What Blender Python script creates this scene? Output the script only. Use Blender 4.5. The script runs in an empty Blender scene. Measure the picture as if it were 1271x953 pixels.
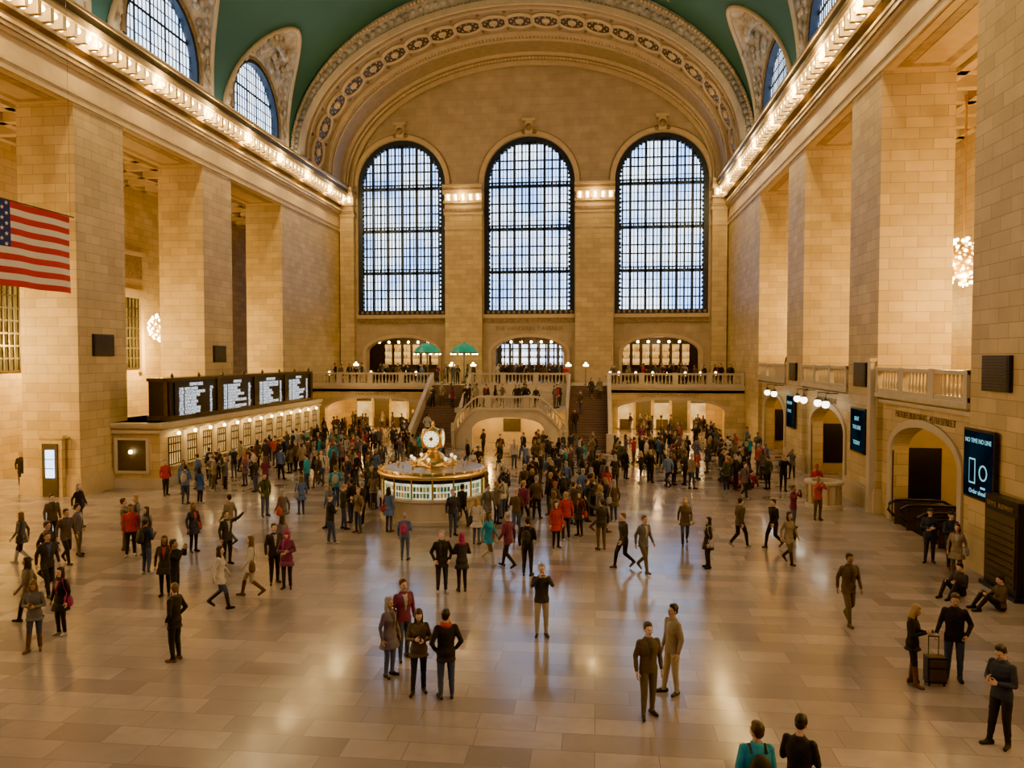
import bpy, math, random
from math import sin, cos, pi, sqrt, radians, atan2, tan
from mathutils import Vector, Matrix, noise as mnoise
import numpy as np
random.seed(7)
scene = bpy.context.scene
COL = scene.collection

# ------------------------------------------------------------------ dims
XL, XR = -25.0, 12.1
CX = (XL + XR) / 2
HW = (XR - XL) / 2
YN, YF = -12.0, 73.5
SPR = 23.3
ENT = 19.0

# ------------------------------------------------------------------ materials
def newmat(name):
    m = bpy.data.materials.new(name); m.use_nodes = True
    nt = m.node_tree
    return m, nt, nt.nodes['Principled BSDF']

def mat(name, col, rough=0.6, metal=0.0, var=0.12, vs=3.0, emit=None, es=0.0, bump=0.0, trans=0.0, alpha=1):
    m, nt, b = newmat(name)
    N, Lk = nt.nodes, nt.links
    tc = N.new('ShaderNodeTexCoord'); no = N.new('ShaderNodeTexNoise')
    no.inputs['Scale'].default_value = vs; no.inputs['Detail'].default_value = 4
    Lk.new(tc.outputs['Object'], no.inputs['Vector'])
    mx = N.new('ShaderNodeMix'); mx.data_type = 'RGBA'
    mx.inputs[6].default_value = tuple(c * (1 - var * 1.5) for c in col) + (1,)
    mx.inputs[7].default_value = tuple(min(1, c * (1 + var)) for c in col) + (1,)
    Lk.new(no.outputs['Fac'], mx.inputs[0]); Lk.new(mx.outputs[2], b.inputs['Base Color'])
    b.inputs['Roughness'].default_value = rough; b.inputs['Metallic'].default_value = metal
    if emit: 
        b.inputs['Emission Color'].default_value = tuple(emit) + (1,)
        b.inputs['Emission Strength'].default_value = es
    if bump:
        bp = N.new('ShaderNodeBump'); bp.inputs['Strength'].default_value = bump
        Lk.new(no.outputs['Fac'], bp.inputs['Height']); Lk.new(bp.outputs[0], b.inputs['Normal'])
    return m

def stone(name, c1, c2, mortar, bw, bh, rough=0.55, floor=False, bump=0.25):
    m, nt, b = newmat(name)
    N, Lk = nt.nodes, nt.links
    tc = N.new('ShaderNodeTexCoord')
    if floor:
        vec = tc.outputs['Object']
    else:
        sp = N.new('ShaderNodeSeparateXYZ'); Lk.new(tc.outputs['Object'], sp.inputs[0])
        ad = N.new('ShaderNodeMath'); ad.operation = 'ADD'
        Lk.new(sp.outputs[0], ad.inputs[0]); Lk.new(sp.outputs[1], ad.inputs[1])
        cb = N.new('ShaderNodeCombineXYZ'); Lk.new(ad.outputs[0], cb.inputs[0]); Lk.new(sp.outputs[2], cb.inputs[1])
        vec = cb.outputs[0]
    br = N.new('ShaderNodeTexBrick')
    br.inputs['Scale'].default_value = 1; br.inputs['Brick Width'].default_value = bw
    br.inputs['Row Height'].default_value = bh; br.inputs['Mortar Size'].default_value = 0.008 if floor else 0.012
    br.inputs['Mortar Smooth'].default_value = 0.3; br.inputs['Bias'].default_value = 0.0
    br.inputs['Color1'].default_value = tuple(c1) + (1,); br.inputs['Color2'].default_value = tuple(c2) + (1,)
    br.inputs['Mortar'].default_value = tuple(mortar) + (1,)
    if floor: br.offset = 0.37; br.offset_frequency = 3; br.squash = 0.7; br.squash_frequency = 2
    Lk.new(vec, br.inputs['Vector'])
    no = N.new('ShaderNodeTexNoise'); no.inputs['Scale'].default_value = 0.35 if floor else 0.9; no.inputs['Detail'].default_value = 5 if floor else 8
    Lk.new(tc.outputs['Object'], no.inputs['Vector'])
    rp = N.new('ShaderNodeMapRange'); rp.inputs[1].default_value = 0.25; rp.inputs[2].default_value = 0.75
    rp.inputs[3].default_value = 0.70 if floor else 0.84; rp.inputs[4].default_value = 1.12
    Lk.new(no.outputs['Fac'], rp.inputs[0])
    mx = N.new('ShaderNodeMix'); mx.data_type = 'RGBA'; mx.blend_type = 'MULTIPLY'; mx.inputs[0].default_value = 1
    Lk.new(br.outputs['Color'], mx.inputs[6]); Lk.new(rp.outputs[0], mx.inputs[7])
    last = mx.outputs[2]
    b.inputs['Roughness'].default_value = rough
    if floor:
        n3 = N.new('ShaderNodeTexNoise'); n3.inputs['Scale'].default_value = 1.3; n3.inputs['Detail'].default_value = 7; n3.inputs['Distortion'].default_value = 2.0
        Lk.new(tc.outputs['Object'], n3.inputs['Vector'])
        m3 = N.new('ShaderNodeMix'); m3.data_type = 'RGBA'; m3.blend_type = 'MIX'
        r3 = N.new('ShaderNodeMapRange'); r3.inputs[1].default_value = 0.4; r3.inputs[2].default_value = 0.7; r3.inputs[4].default_value = 0.4
        Lk.new(n3.outputs['Fac'], r3.inputs[0]); Lk.new(r3.outputs[0], m3.inputs[0]); Lk.new(last, m3.inputs[6]); m3.inputs[7].default_value = (0.25, 0.215, 0.225, 1)
        last = m3.outputs[2]
        n4 = N.new('ShaderNodeTexNoise'); n4.inputs['Scale'].default_value = 0.5; n4.inputs['Detail'].default_value = 3
        Lk.new(tc.outputs['Object'], n4.inputs['Vector'])
        r4 = N.new('ShaderNodeMapRange'); r4.inputs[1].default_value = 0.3; r4.inputs[2].default_value = 0.7; r4.inputs[3].default_value = rough - 0.03; r4.inputs[4].default_value = rough + 0.1
        Lk.new(n4.outputs['Fac'], r4.inputs[0]); Lk.new(r4.outputs[0], b.inputs['Roughness'])
    Lk.new(last, b.inputs['Base Color'])
    bp = N.new('ShaderNodeBump'); bp.inputs['Strength'].default_value = bump; bp.inputs['Distance'].default_value = 0.02
    iv = N.new('ShaderNodeMath'); iv.operation = 'SUBTRACT'; iv.inputs[0].default_value = 1
    Lk.new(br.outputs['Fac'], iv.inputs[1]); Lk.new(iv.outputs[0], bp.inputs['Height']); Lk.new(bp.outputs[0], b.inputs['Normal'])
    return m

def emis(name, col, s, sampled=True, var=None):
    m = bpy.data.materials.new(name); m.use_nodes = True
    nt = m.node_tree; N, Lk = nt.nodes, nt.links
    N.clear(); e = N.new('ShaderNodeEmission'); o = N.new('ShaderNodeOutputMaterial')
    e.inputs[0].default_value = tuple(col) + (1,); e.inputs[1].default_value = s
    if var:
        tc = N.new('ShaderNodeTexCoord'); no = N.new('ShaderNodeTexNoise'); no.inputs['Scale'].default_value = var[0]
        no.inputs['Detail'].default_value = 3
        Lk.new(tc.outputs['Object'], no.inputs['Vector'])
        mr = N.new('ShaderNodeMapRange'); mr.inputs[1].default_value = 0.35; mr.inputs[2].default_value = 0.65
        Lk.new(no.outputs['Fac'], mr.inputs[0])
        mx = N.new('ShaderNodeMix'); mx.data_type = 'RGBA'
        mx.inputs[6].default_value = tuple(col) + (1,); mx.inputs[7].default_value = tuple(var[1]) + (1,)
        Lk.new(mr.outputs[0], mx.inputs[0]); Lk.new(mx.outputs[2], e.inputs[0])
    Lk.new(e.outputs[0], o.inputs[0])
    if not sampled: m.cycles.emission_sampling = 'NONE'
    return m

M = {}
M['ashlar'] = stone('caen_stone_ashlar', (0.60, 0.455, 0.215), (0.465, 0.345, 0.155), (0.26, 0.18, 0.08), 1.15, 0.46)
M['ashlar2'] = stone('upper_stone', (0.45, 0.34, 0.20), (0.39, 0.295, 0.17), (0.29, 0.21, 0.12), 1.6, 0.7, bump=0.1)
M['floor'] = stone('tennessee_marble_floor', (0.45, 0.385, 0.36), (0.25, 0.21, 0.21), (0.19, 0.16, 0.155), 1.55, 0.62, rough=0.13, floor=True, bump=0.03)
M['trim'] = mat('carved_stone_trim', (0.54, 0.41, 0.225), 0.6, var=0.15, vs=2)
M['gilt'] = mat('gilded_ornament', (0.28, 0.19, 0.09), 0.5, var=0.5, vs=5, bump=0.6)
M['dark_trim'] = mat('bronze_dark_trim', (0.07, 0.052, 0.03), 0.5, var=0.3)
M['sculpt'] = mat('sculpted_stucco', (0.54, 0.45, 0.32), 0.7, var=0.6, vs=1.8, bump=1.0)
M['marble'] = mat('botticino_marble', (0.52, 0.44, 0.31), 0.35, var=0.15, vs=1.5)
M['bronze'] = mat('bronze', (0.10, 0.075, 0.045), 0.4, 0.6, var=0.3)
M['iron'] = mat('dark_window_iron', (0.015, 0.03, 0.06), 0.5, 0.2, var=0.2)
M['brass'] = mat('polished_brass', (0.85, 0.58, 0.20), 0.3, 1.0, var=0.1)
M['black'] = mat('black_enamel', (0.015, 0.016, 0.018), 0.4, var=0.2)
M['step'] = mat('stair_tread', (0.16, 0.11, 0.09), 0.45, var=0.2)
M['aisleceil'] = mat('coffer_gold', (0.36, 0.25, 0.12), 0.6, var=0.5, vs=2.5)
M['glass_day'] = emis('daylit_frosted_glass', (0.22, 0.45, 0.98), 4.2, var=(0.28, (0.74, 0.87, 1.0)))
M['glass_near'] = emis('daylit_near_glass', (0.42, 0.56, 1.0), 3.2)
M['glass_cl'] = emis('daylit_clerestory_glass', (0.5, 0.7, 1.0), 4.0, var=(0.5, (0.85, 0.93, 1.0)))
M['bulb'] = emis('bulb_warm', (1.0, 0.72, 0.30), 22, sampled=False)
M['bulb_soft'] = emis('bulb_soft', (1.0, 0.72, 0.36), 7, sampled=False)
M['warmpanel'] = emis('warm_lit_panel', (1.0, 0.60, 0.18), 1.3, var=(1.2, (0.7, 0.33, 0.06)))
M['amber'] = emis('amber_window', (0.8, 0.48, 0.07), 0.7, var=(1.5, (0.4, 0.2, 0.03)))
M['text'] = emis('sign_letters', (0.9, 0.95, 1.0), 1.4, sampled=False)
M['dialglow'] = emis('clock_dial_glow', (1.0, 0.84, 0.5), 1.8, sampled=False)
M['engraved'] = mat('engraved_letters', (0.22, 0.15, 0.08), 0.7)
M['glass_green'] = mat('green_stained_glass', (0.02, 0.26, 0.17), 0.3, var=0.6, vs=9, emit=(0.02, 0.5, 0.28), es=0.25)

m, nt, b = newmat('painted_sky_ceiling'); N, Lk = nt.nodes, nt.links
tc = N.new('ShaderNodeTexCoord'); vo = N.new('ShaderNodeTexVoronoi'); vo.inputs['Scale'].default_value = 0.45
Lk.new(tc.outputs['Object'], vo.inputs['Vector'])
lt = N.new('ShaderNodeMath'); lt.operation = 'LESS_THAN'; lt.inputs[1].default_value = 0.05
Lk.new(vo.outputs['Distance'], lt.inputs[0])
no = N.new('ShaderNodeTexNoise'); no.inputs['Scale'].default_value = 0.25; Lk.new(tc.outputs['Object'], no.inputs['Vector'])
m1 = N.new('ShaderNodeMix'); m1.data_type = 'RGBA'; m1.inputs[6].default_value = (0.032, 0.105, 0.095, 1); m1.inputs[7].default_value = (0.042, 0.14, 0.122, 1)
Lk.new(no.outputs['Fac'], m1.inputs[0])
m2 = N.new('ShaderNodeMix'); m2.data_type = 'RGBA'; Lk.new(lt.outputs[0], m2.inputs[0]); Lk.new(m1.outputs[2], m2.inputs[6]); m2.inputs[7].default_value = (0.45, 0.36, 0.15, 1)
Lk.new(m2.outputs[2], b.inputs['Base Color']); b.inputs['Roughness'].default_value = 0.7
M['sky'] = m

# ------------------------------------------------------------------ mesh builder
class MB:
    def __init__(s): s.v = []; s.f = []; s.m = []; s.s = []
    def add(s, vs, fs, m=0, sm=False):
        o = len(s.v); s.v += [tuple(p) for p in vs]
        for f in fs: s.f.append([i + o for i in f]); s.m.append(m); s.s.append(sm)
    def hexa(s, p, m=0):
        s.add(p, [(0, 3, 2, 1), (4, 5, 6, 7), (0, 1, 5, 4), (1, 2, 6, 5), (2, 3, 7, 6), (3, 0, 4, 7)], m)
    def box(s, x0, x1, y0, y1, z0, z1, m=0):
        s.hexa([(x0, y0, z0), (x1, y0, z0), (x1, y1, z0), (x0, y1, z0), (x0, y0, z1), (x1, y0, z1), (x1, y1, z1), (x0, y1, z1)], m)
    def grid(s, rows, m=0, sm=False, close=False):
        n = len(rows[0]); vs = [p for r in rows for p in r]; fs = []
        for i in range(len(rows) - 1):
            for j in range(n if close else n - 1):
                a = i * n + j; b2 = i * n + (j + 1) % n
                fs.append((a, b2, b2 + n, a + n))
        s.add(vs, fs, m, sm)
    def lathe(s, c, prof, n=16, m=0, sm=True, axis='z'):
        rows = []
        for r, h in prof:
            row = []
            for k in range(n):
                a = 2 * pi * k / n
                if axis == 'z': row.append((c[0] + r * cos(a), c[1] + r * sin(a), c[2] + h))
                elif axis == 'y': row.append((c[0] + r * cos(a), c[1] + h, c[2] + r * sin(a)))
                else: row.append((c[0] + h, c[1] + r * cos(a), c[2] + r * sin(a)))
            rows.append(row)
        s.grid(rows, m, sm, close=True)
    def ball(s, c, r, m=0, n=8, k=5):
        s.lathe(c, [(r * sin(pi * i / k) + 1e-4, -r * cos(pi * i / k)) for i in range(k + 1)], n, m)
    def tube(s, pts, r, n=8, m=0):
        rows = []
        for i, p in enumerate(pts):
            p = Vector(p); d = (Vector(pts[min(i + 1, len(pts) - 1)]) - Vector(pts[max(i - 1, 0)])).normalized()
            u = d.cross(Vector((0, 0, 1)));
            if u.length < 0.05: u = d.cross(Vector((1, 0, 0)))
            u.normalize(); w = u.cross(d)
            rr = r[i] if isinstance(r, (list, tuple)) else r
            rows.append([p + (u * cos(2 * pi * k / n) + w * sin(2 * pi * k / n)) * rr for k in range(n)])
        s.grid(rows, m, True, close=True)
    def build(s, name, mats, parent=None):
        me = bpy.data.meshes.new(name); me.from_pydata(s.v, [], s.f)
        for mm in mats: me.materials.append(M[mm] if isinstance(mm, str) else mm)
        me.polygons.foreach_set('material_index', s.m); me.polygons.foreach_set('use_smooth', s.s)
        me.update()
        ob = bpy.data.objects.new(name, me); COL.objects.link(ob)
        if parent: ob.parent = parent
        return ob

def empty(name, loc=(0, 0, 0)):
    e = bpy.data.objects.new(name, None); e.location = loc; COL.objects.link(e); return e

def arch_wall(mb, P, a0, a1, b0, top, ops, d0, d1, m=0, nseg=20, maxstep=None):
    br = {round(a0, 4), round(a1, 4)}
    for o in ops:
        for i in range(nseg + 1):
            t = pi * i / nseg
            br.add(round((o[0] + o[1]) / 2 - (o[1] - o[0]) / 2 * cos(t), 4))
    br = sorted(x for x in br if a0 - 1e-4 <= x <= a1 + 1e-4)
    if maxstep:
        nb = []
        for x, y in zip(br[:-1], br[1:]):
            k = max(1, int(math.ceil((y - x) / maxstep)))
            nb += [x + (y - x) * i / k for i in range(k)]
        br = nb + [br[-1]]
    for x, y in zip(br[:-1], br[1:]):
        if y - x < 1e-4: continue
        mid = (x + y) / 2
        cur = (b0, b0)
        for o in sorted([o for o in ops if o[0] < mid < o[1]], key=lambda o: o[2]):
            def at(q):
                c = (o[0] + o[1]) / 2; h = (o[1] - o[0]) / 2
                return o[3] + o[4] * sqrt(max(0, 1 - ((q - c) / h) ** 2))
            lo = cur; hi = (o[2], o[2])
            if hi[0] - lo[0] > 1e-4 or hi[1] - lo[1] > 1e-4:
                mb.hexa([P(x, lo[0], d0), P(y, lo[1], d0), P(y, lo[1], d1), P(x, lo[0], d1), P(x, hi[0], d0), P(y, hi[1], d0), P(y, hi[1], d1), P(x, hi[0], d1)], m)
            cur = (at(x), at(y))
        hi = (top(x), top(y)); lo = cur
        mb.hexa([P(x, lo[0], d0), P(y, lo[1], d0), P(y, lo[1], d1), P(x, lo[0], d1), P(x, hi[0], d0), P(y, hi[1], d0), P(y, hi[1], d1), P(x, hi[0], d1)], m)

def arch_band(mb, P, c, h, spring, rise, w, d0, d1, m=0, n=24, legs=0.0):
    pts = []
    if legs: pts.append((c - h, spring - legs, c - h - w, spring - legs))
    for i in range(n + 1):
        t = pi - pi * i / n
        pts.append((c + h * cos(t), spring + rise * sin(t), c + (h + w) * cos(t), spring + (rise + w) * sin(t)))
    if legs: pts.append((c + h, spring - legs, c + h + w, spring - legs))
    rows = [[P(p[0], p[1], d0), P(p[2], p[3], d0), P(p[2], p[3], d1), P(p[0], p[1], d1)] for p in pts]
    mb.grid(rows, m, False, close=True)

def balustrade(mb, p0, p1, z, h=1.0, sp=0.3, m=0, posts=3.0, post_m=None):
    p0 = Vector((p0[0], p0[1], 0)); p1 = Vector((p1[0], p1[1], 0)); d = p1 - p0; Ln = d.length; d.normalize(); n = Vector((-d.y, d.x, 0))
    def bar(a, b, z0, z1, w):
        A, B = p0 + d * a, p0 + d * b
        q = [A - n * w, B - n * w, B + n * w, A + n * w]
        mb.hexa([(v.x, v.y, z0) for v in q] + [(v.x, v.y, z1) for v in q], m)
    bar(0, Ln, z, z + 0.16, 0.16); bar(0, Ln, z + h - 0.14, z + h, 0.17)
    k = max(1, round(Ln / posts))
    for i in range(k + 1):
        c = Ln * i / k; bar(max(0, c - 0.22), min(Ln, c + 0.22), z, z + h + 0.03, 0.2)
    nb = int(Ln / sp)
    hh = h - 0.3
    for i in range(nb):
        c = p0 + d * ((i + 0.5) * Ln / nb)
        if min(abs((i + 0.5) * Ln / nb - Ln * j / k) for j in range(k + 1)) < 0.26: continue
        mb.lathe((c.x, c.y, z + 0.16), [(0.05, 0), (0.085, hh * 0.25), (0.045, hh * 0.55), (0.04, hh * 0.8), (0.06, hh)], 6, m)

def textobj(body, loc, size, rot, matname, name, parent=None, align='CENTER', ext=0.01, ls=1.0):
    cu = bpy.data.curves.new(name, 'FONT'); cu.body = body; cu.size = size; cu.extrude = ext; cu.align_x = align; cu.space_line = ls
    cu.materials.append(M[matname])
    ob = bpy.data.objects.new(name, cu); ob.location = loc; ob.rotation_euler = rot; COL.objects.link(ob)
    if parent: ob.parent = parent
    return ob

def area(name, loc, rot, sx, sy, power, col, spread=180):
    l = bpy.data.lights.new(name, 'AREA'); l.shape = 'RECTANGLE'; l.size = sx; l.size_y = sy; l.energy = power; l.color = col
    l.spread = radians(spread)
    o = bpy.data.objects.new(name, l); o.location = loc; o.rotation_euler = rot; COL.objects.link(o); return o
def point(name, loc, power, col, r=0.3):
    l = bpy.data.lights.new(name, 'POINT'); l.energy = power; l.color = col; l.shadow_soft_size = r
    o = bpy.data.objects.new(name, l); o.location = loc; COL.objects.link(o); return o

WARM = (1.0, 0.65, 0.24)
GOLD = (1.0, 0.60, 0.16)

# ------------------------------------------------------------------ floor
mb = MB()
mb.box(-33, XR + 0.2, YN, 76, -0.4, 0)
mb.box(XR + 0.2, 20, YN, 27.8, -0.4, 0); mb.box(XR + 0.2, 20, 33.4, 76, -0.4, 0)
mb.build('floor', ['floor'])

# ------------------------------------------------------------------ side walls
PIERS = [-1.75, 10.4, 22.5, 34.65, 46.75]
PD = 3.85
GAPC = [-7.6, 6.3, 18.45, 30.5, 42.65, 54.85]
def side(s, wx, nm):
    X = lambda d: wx + s * d
    def bx(mb, d0, d1, y0, y1, z0, z1, m=0):
        a, b2 = sorted((X(d0), X(d1))); mb.box(a, b2, y0, y1, z0, z1, m)
    for y in PIERS:
        mb = MB()
        bx(mb, 0, 3, y, y + PD, 0, ENT, 0)
        bx(mb, -0.12, 3.12, y - 0.12, y + PD + 0.12, 0, 0.9, 1)
        bx(mb, -0.08, 3.08, y - 0.08, y + PD + 0.08, 0.9, 1.05, 1)
        mb.build('stone_pier', ['ashlar', 'trim'])
    mb = MB()
    bx(mb, 0, 3, 59.1, YF + 1, 0, ENT, 0)
    bx(mb, 0, 3, YN, -9.0, 0, ENT, 0)
    bx(mb, 0, 3, YN, YF + 1, ENT, SPR, 1)
    aw = 8.0
    bx(mb, aw, aw + 0.6, YN, YF + 1, 0, ENT + 1, 0)
    mb.build('wall_' + nm, ['ashlar', 'trim'])
    mb = MB()
    for z0, z1, d, mm in [(19.0, 19.35, 0.10, 0), (19.35, 19.5, 0.16, 0), (20.55, 20.72, 0.18, 0), (20.72, 20.95, 0.30, 1), (20.95, 21.1, 0.36, 0),
                          (21.45, 21.65, 0.5, 1), (22.25, 22.5, 1.05, 0), (22.5, 22.85, 1.2, 2), (22.85, 23.0, 1.3, 0)]:
        bx(mb, -d, 0.05, YN, YF, z0, z1, mm)
    y = YN + 0.3
    while y < YF - 0.4:
        bx(mb, -0.95, 0, y, y + 0.22, 21.65, 22.25, 0)
        y += 0.78
    mb.build('trim_cornice_' + nm, ['trim', 'gilt', 'dark_trim'])
    mb = MB(); y = YN + 0.68
    while y < YF - 0.4:
        mb.ball((X(-0.82), y, 22.04), 0.15, 0, 8, 5)
        mb.ball((X(-0.55), y, 21.80), 0.12, 0, 8, 5)
        y += 0.78
    mb.build('cornice_bulbs', ['bulb'])
    mb = MB()
    bx(mb, 3, 8.6, YN, YF + 1, ENT + 0.45, ENT + 1.0, 0)
    y = YN
    while y < YF:
        bx(mb, 3, 8, y, y + 0.5, ENT - 0.2, ENT + 0.5, 1); y += 2.02
    for d in (3.05, 5.2, 7.5): bx(mb, d, d + 0.45, YN, YF, ENT - 0.2, ENT + 0.5, 1)
    for yc in GAPC:
        h = 4.14
        bx(mb, 0.45, 2.55, yc - h + 0.4, yc + h - 0.4, ENT - 0.03, ENT - 0.001, 0)
        bx(mb, 0.9, 2.1, yc - h + 0.9, yc + h - 0.9, ENT - 0.06, ENT - 0.02, 1)
    mb.build('ceiling_aisle_' + nm, ['aisleceil', 'trim'])
    for k, yc in enumerate([-7.6, 6.3, 18.45, 30.5, 40.2, 50.2, 58.5]):
        mb = MB(); xx = 8.0
        z0, z1 = (6.0, 11.0); w = 2.0
        bx(mb, xx - 0.05, xx, yc - w, yc + w, z0, z1, 0)
        for i in range(11):
            yy = yc - w + 2 * w * i / 10; bx(mb, xx - 0.14, xx - 0.04, yy - 0.05, yy + 0.05, z0, z1, 1)
        for i in range(8):
            zz = z0 + (z1 - z0) * i / 7; bx(mb, xx - 0.12, xx - 0.04, yc - w, yc + w, zz - 0.05, zz + 0.05, 1)
        bx(mb, xx - 0.3, xx, yc - w - 0.35, yc - w, z0 - 0.3, z1 + 0.4, 2); bx(mb, xx - 0.3, xx, yc + w, yc + w + 0.35, z0 - 0.3, z1 + 0.4, 2)
        bx(mb, xx - 0.45, xx, yc - w - 0.5, yc + w + 0.5, z1, z1 + 0.6, 2)
        bx(mb, xx - 0.3, xx, yc - w - 0.2, yc + w + 0.2, z1 + 1.4, z1 + 3.0, 3)
        bx(mb, xx - 0.4, xx, yc - w - 0.5, yc + w + 0.5, z1 + 3.0, z1 + 3.3, 2)
        mb.build('window_aisle', ['amber', 'bronze', 'trim', 'gilt'])
    P = lambda a, b2, d: (X(d), a, b2)
    mb = MB()
    rw = 3.85
    arch_wall(mb, P, YN, 61.0, SPR, lambda q: 30.5, [(yc - rw, yc + rw, 24.0, 24.6, 3.9) for yc in GAPC if yc > YN + 4], 0.05, 0.9, 0)
    mb.build('wall_clerestory_' + nm, ['trim'])
    for yc in GAPC:
        mb = MB()
        if yc < YN + 4: continue
        n = 24
        ring = [P(yc + rw * cos(pi * i / n), 24.6 + 3.9 * sin(pi * i / n), 0.45) for i in range(n + 1)] + [P(yc - rw, 24.0, 0.45), P(yc + rw, 24.0, 0.45)]
        mb.add(ring, [tuple(range(len(ring)))], 0)
        nb = 20
        for i in range(1, nb):
            a = yc - rw + 2 * rw * i / nb; zt = 24.6 + 3.9 * sqrt(max(0, 1 - ((a - yc) / rw) ** 2)); w = 0.07 if i % 4 == 0 else 0.025
            bx(mb, 0.38, 0.43, a - w, a + w, 24.0, zt, 1)
        for i in range(1, 6):
            z = 24.0 + 4.5 * i / 6; hw = rw * sqrt(max(0, 1 - (max(0, z - 24.6) / 3.9) ** 2)); w = 0.07 if i % 3 == 0 else 0.025
            bx(mb, 0.38, 0.43, yc - hw, yc + hw, z - w, z + w, 1)
        arch_band(mb, P, yc, rw - 0.25, 24.6, 3.65, 0.3, -0.02, 0.5, 2, legs=0.6)
        arch_band(mb, P, yc, rw + 0.02, 24.6, 3.92, 0.3, -0.12, 0.1, 3, legs=0.6)
        mb.build('window_clerestory', ['glass_cl', 'iron', 'iron', 'gilt'])
side(-1, XL, 'left'); side(1, XR, 'right')

# ------------------------------------------------------------------ ceiling vault
VA, VR = HW, 13.4
mb = MB()
NP = 56
ys = sorted(set([YN, 61.0] + [round(YN + i * 0.5, 3) for i in range(1, 146)]))
CHW, CHH = 5.3, 7.4
def h0(y):
    for yc in GAPC:
        if abs(y - yc) < CHW: return CHH * (1 - (abs(y - yc) / CHW) ** 1.7) ** 0.62
    return 0.0
for yc in GAPC:
    for t in (-1, 1): ys.append(yc + t * CHW); ys.append(yc + t * CHW * 0.97)
    ys.append(yc)
ys = sorted(y for y in set(ys) if YN <= y <= 61.0)
rows = []
for y in ys:
    a0 = math.asin(min(1, h0(y) / VR)); row = []
    for i in range(NP + 1):
        a = a0 + (pi - 2 * a0) * i / NP
        row.append((CX + VA * cos(a), y, SPR + VR * sin(a)))
    rows.append(row)
mb.grid(rows, 0, True)
mb.build('ceiling', ['sky'])
for s, wx in ((-1, XL), (1, XR)):
    for yc in GAPC:
        if yc < YN + 4: continue
        mb = MB(); n = 32; A = []; B = []
        rw = 4.12
        for i in range(n + 1):
            t = -1 + 2 * i / n
            t = sin(t * pi / 2)
            y = yc + CHW * t; h = h0(y) if abs(t) < 0.999 else 0
            xo = VA * sqrt(1 - (h / VR) ** 2)
            B.append((CX + s * xo, y, SPR + h))
            A.append((wx + s * 0.02, yc + rw * t, 24.5 + 4.1 * sqrt(max(0, 1 - t * t)) - (0.9 if abs(t) > 0.999 else 0)))
        rows = []
        for k in range(7):
            f = k / 6; bow = 0.25 * sin(pi * f)
            rows.append([(a[0] + (b_[0] - a[0]) * f, a[1] + (b_[1] - a[1]) * f, a[2] + (b_[2] - a[2]) * f + bow) for a, b_ in zip(A, B)])
        mb.grid(rows, 0, True)
        rib = [(p[0] - s * 0.08, p[1], p[2] - 0.02) for p in B]
        mb.tube(rib, 0.16, 6, 1)
        top = Vector(rows[3][n // 2])
        for q in range(9):
            a = -1 + q / 4
            mb.lathe((top.x - s * 0.15, top.y + a * 1.3, top.z - 0.15 - 0.5 * a * a), [(0.02, -0.35), (0.28, -0.1), (0.22, 0.25), (0.02, 0.5)], 7, 0)
        rr_ = random.Random(3)
        for side_ in (-1, 1):
            for q in range(44):
                f = rr_.uniform(0.05, 0.94); k = rr_.uniform(1.2, 5.4)
                idx = int(n / 2 + side_ * f * n / 2); p = Vector(rows[int(k)][idx])
                r0 = rr_.uniform(0.12, 0.32)
                mb.lathe((p.x - s * 0.08, p.y, p.z - 0.2), [(0.02, -r0), (r0 * 0.8, -0.05), (r0 * 0.6, r0), (0.02, r0 * 1.8)], 7, 0)
        mb.build('trim_lunette_relief', ['sculpt', 'trim'])

# barrel end arch
BA, BR = 17.6, 11.5
def ell(a, r, t): return (CX + a * cos(t), SPR + r * sin(t))
mb = MB(); NS = 72
def ringface(y, a1, r1, a2, r2, m):
    rows = [[(ell(a1, r1, pi * i / NS)[0], y, ell(a1, r1, pi * i / NS)[1]) for i in range(NS + 1)], [(ell(a2, r2, pi * i / NS)[0], y, ell(a2, r2, pi * i / NS)[1]) for i in range(NS + 1)]]
    mb.grid(rows, m, False)
def strip(y0, y1, a, r, m):
    rows = [[(ell(a, r, pi * i / NS)[0], y, ell(a, r, pi * i / NS)[1]) for i in range(NS + 1)] for y in (y0, y1)]
    mb.grid(rows, m, True)
ringface(61.0, BA, BR, VA + 0.3, VR + 0.3, 3)
strip(61.0, YF, BA, BR, 2)
def rib(y0, y1, drop, m, extra=0.0):
    strip(y0, y1, BA - drop, BR - drop, m); ringface(y0, BA - drop, BR - drop, BA + 0.05 + extra, BR + 0.05 + extra, m); ringface(y1, BA - drop, BR - drop, BA + 0.05, BR + 0.05, m)
rib(60.7, 61.0, 0.30, 0, 0.1); rib(61.05, 61.5, 0.12, 1); rib(61.55, 61.7, 0.3, 0)
rib(66.6, 66.8, 0.3, 0); rib(66.85, 67.7, 0.12, 1); rib(67.75, 67.95, 0.25, 0)
rib(71.0, 71.2, 0.25, 0); rib(71.3, 72.6, 0.15, 1); rib(72.7, 73.0, 0.5, 0); rib(73.0, 73.4, 0.35, 1)
for i in range(170):
    t = pi * (i + 0.5) / 170
    x, z = ell(BA + 0.22, BR + 0.28, t); mb.ball((x, 60.93, z), 0.14, 0, 6, 4)
    x, z = ell(BA + 0.82 * (VA - BA), BR + 0.82 * (VR - BR), t); mb.ball((x, 60.9, z), 0.17, 0, 6, 4)
    if i % 2 == 0:
        x, z = ell(BA + 0.5 * (VA - BA), BR + 0.48 * (VR - BR), t); mb.lathe((x, 60.95, z), [(0.02, -0.06), (0.26, 0), (0.24, 0.1), (0.02, 0.18)], 7, 3, axis='y')
    x, z = ell(BA - 0.15, BR - 0.15, t)
    mb.ball((x, 67.25, z), 0.14, 0, 6, 4); mb.ball((x, 71.95, z), 0.18, 0, 6, 4)
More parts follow.
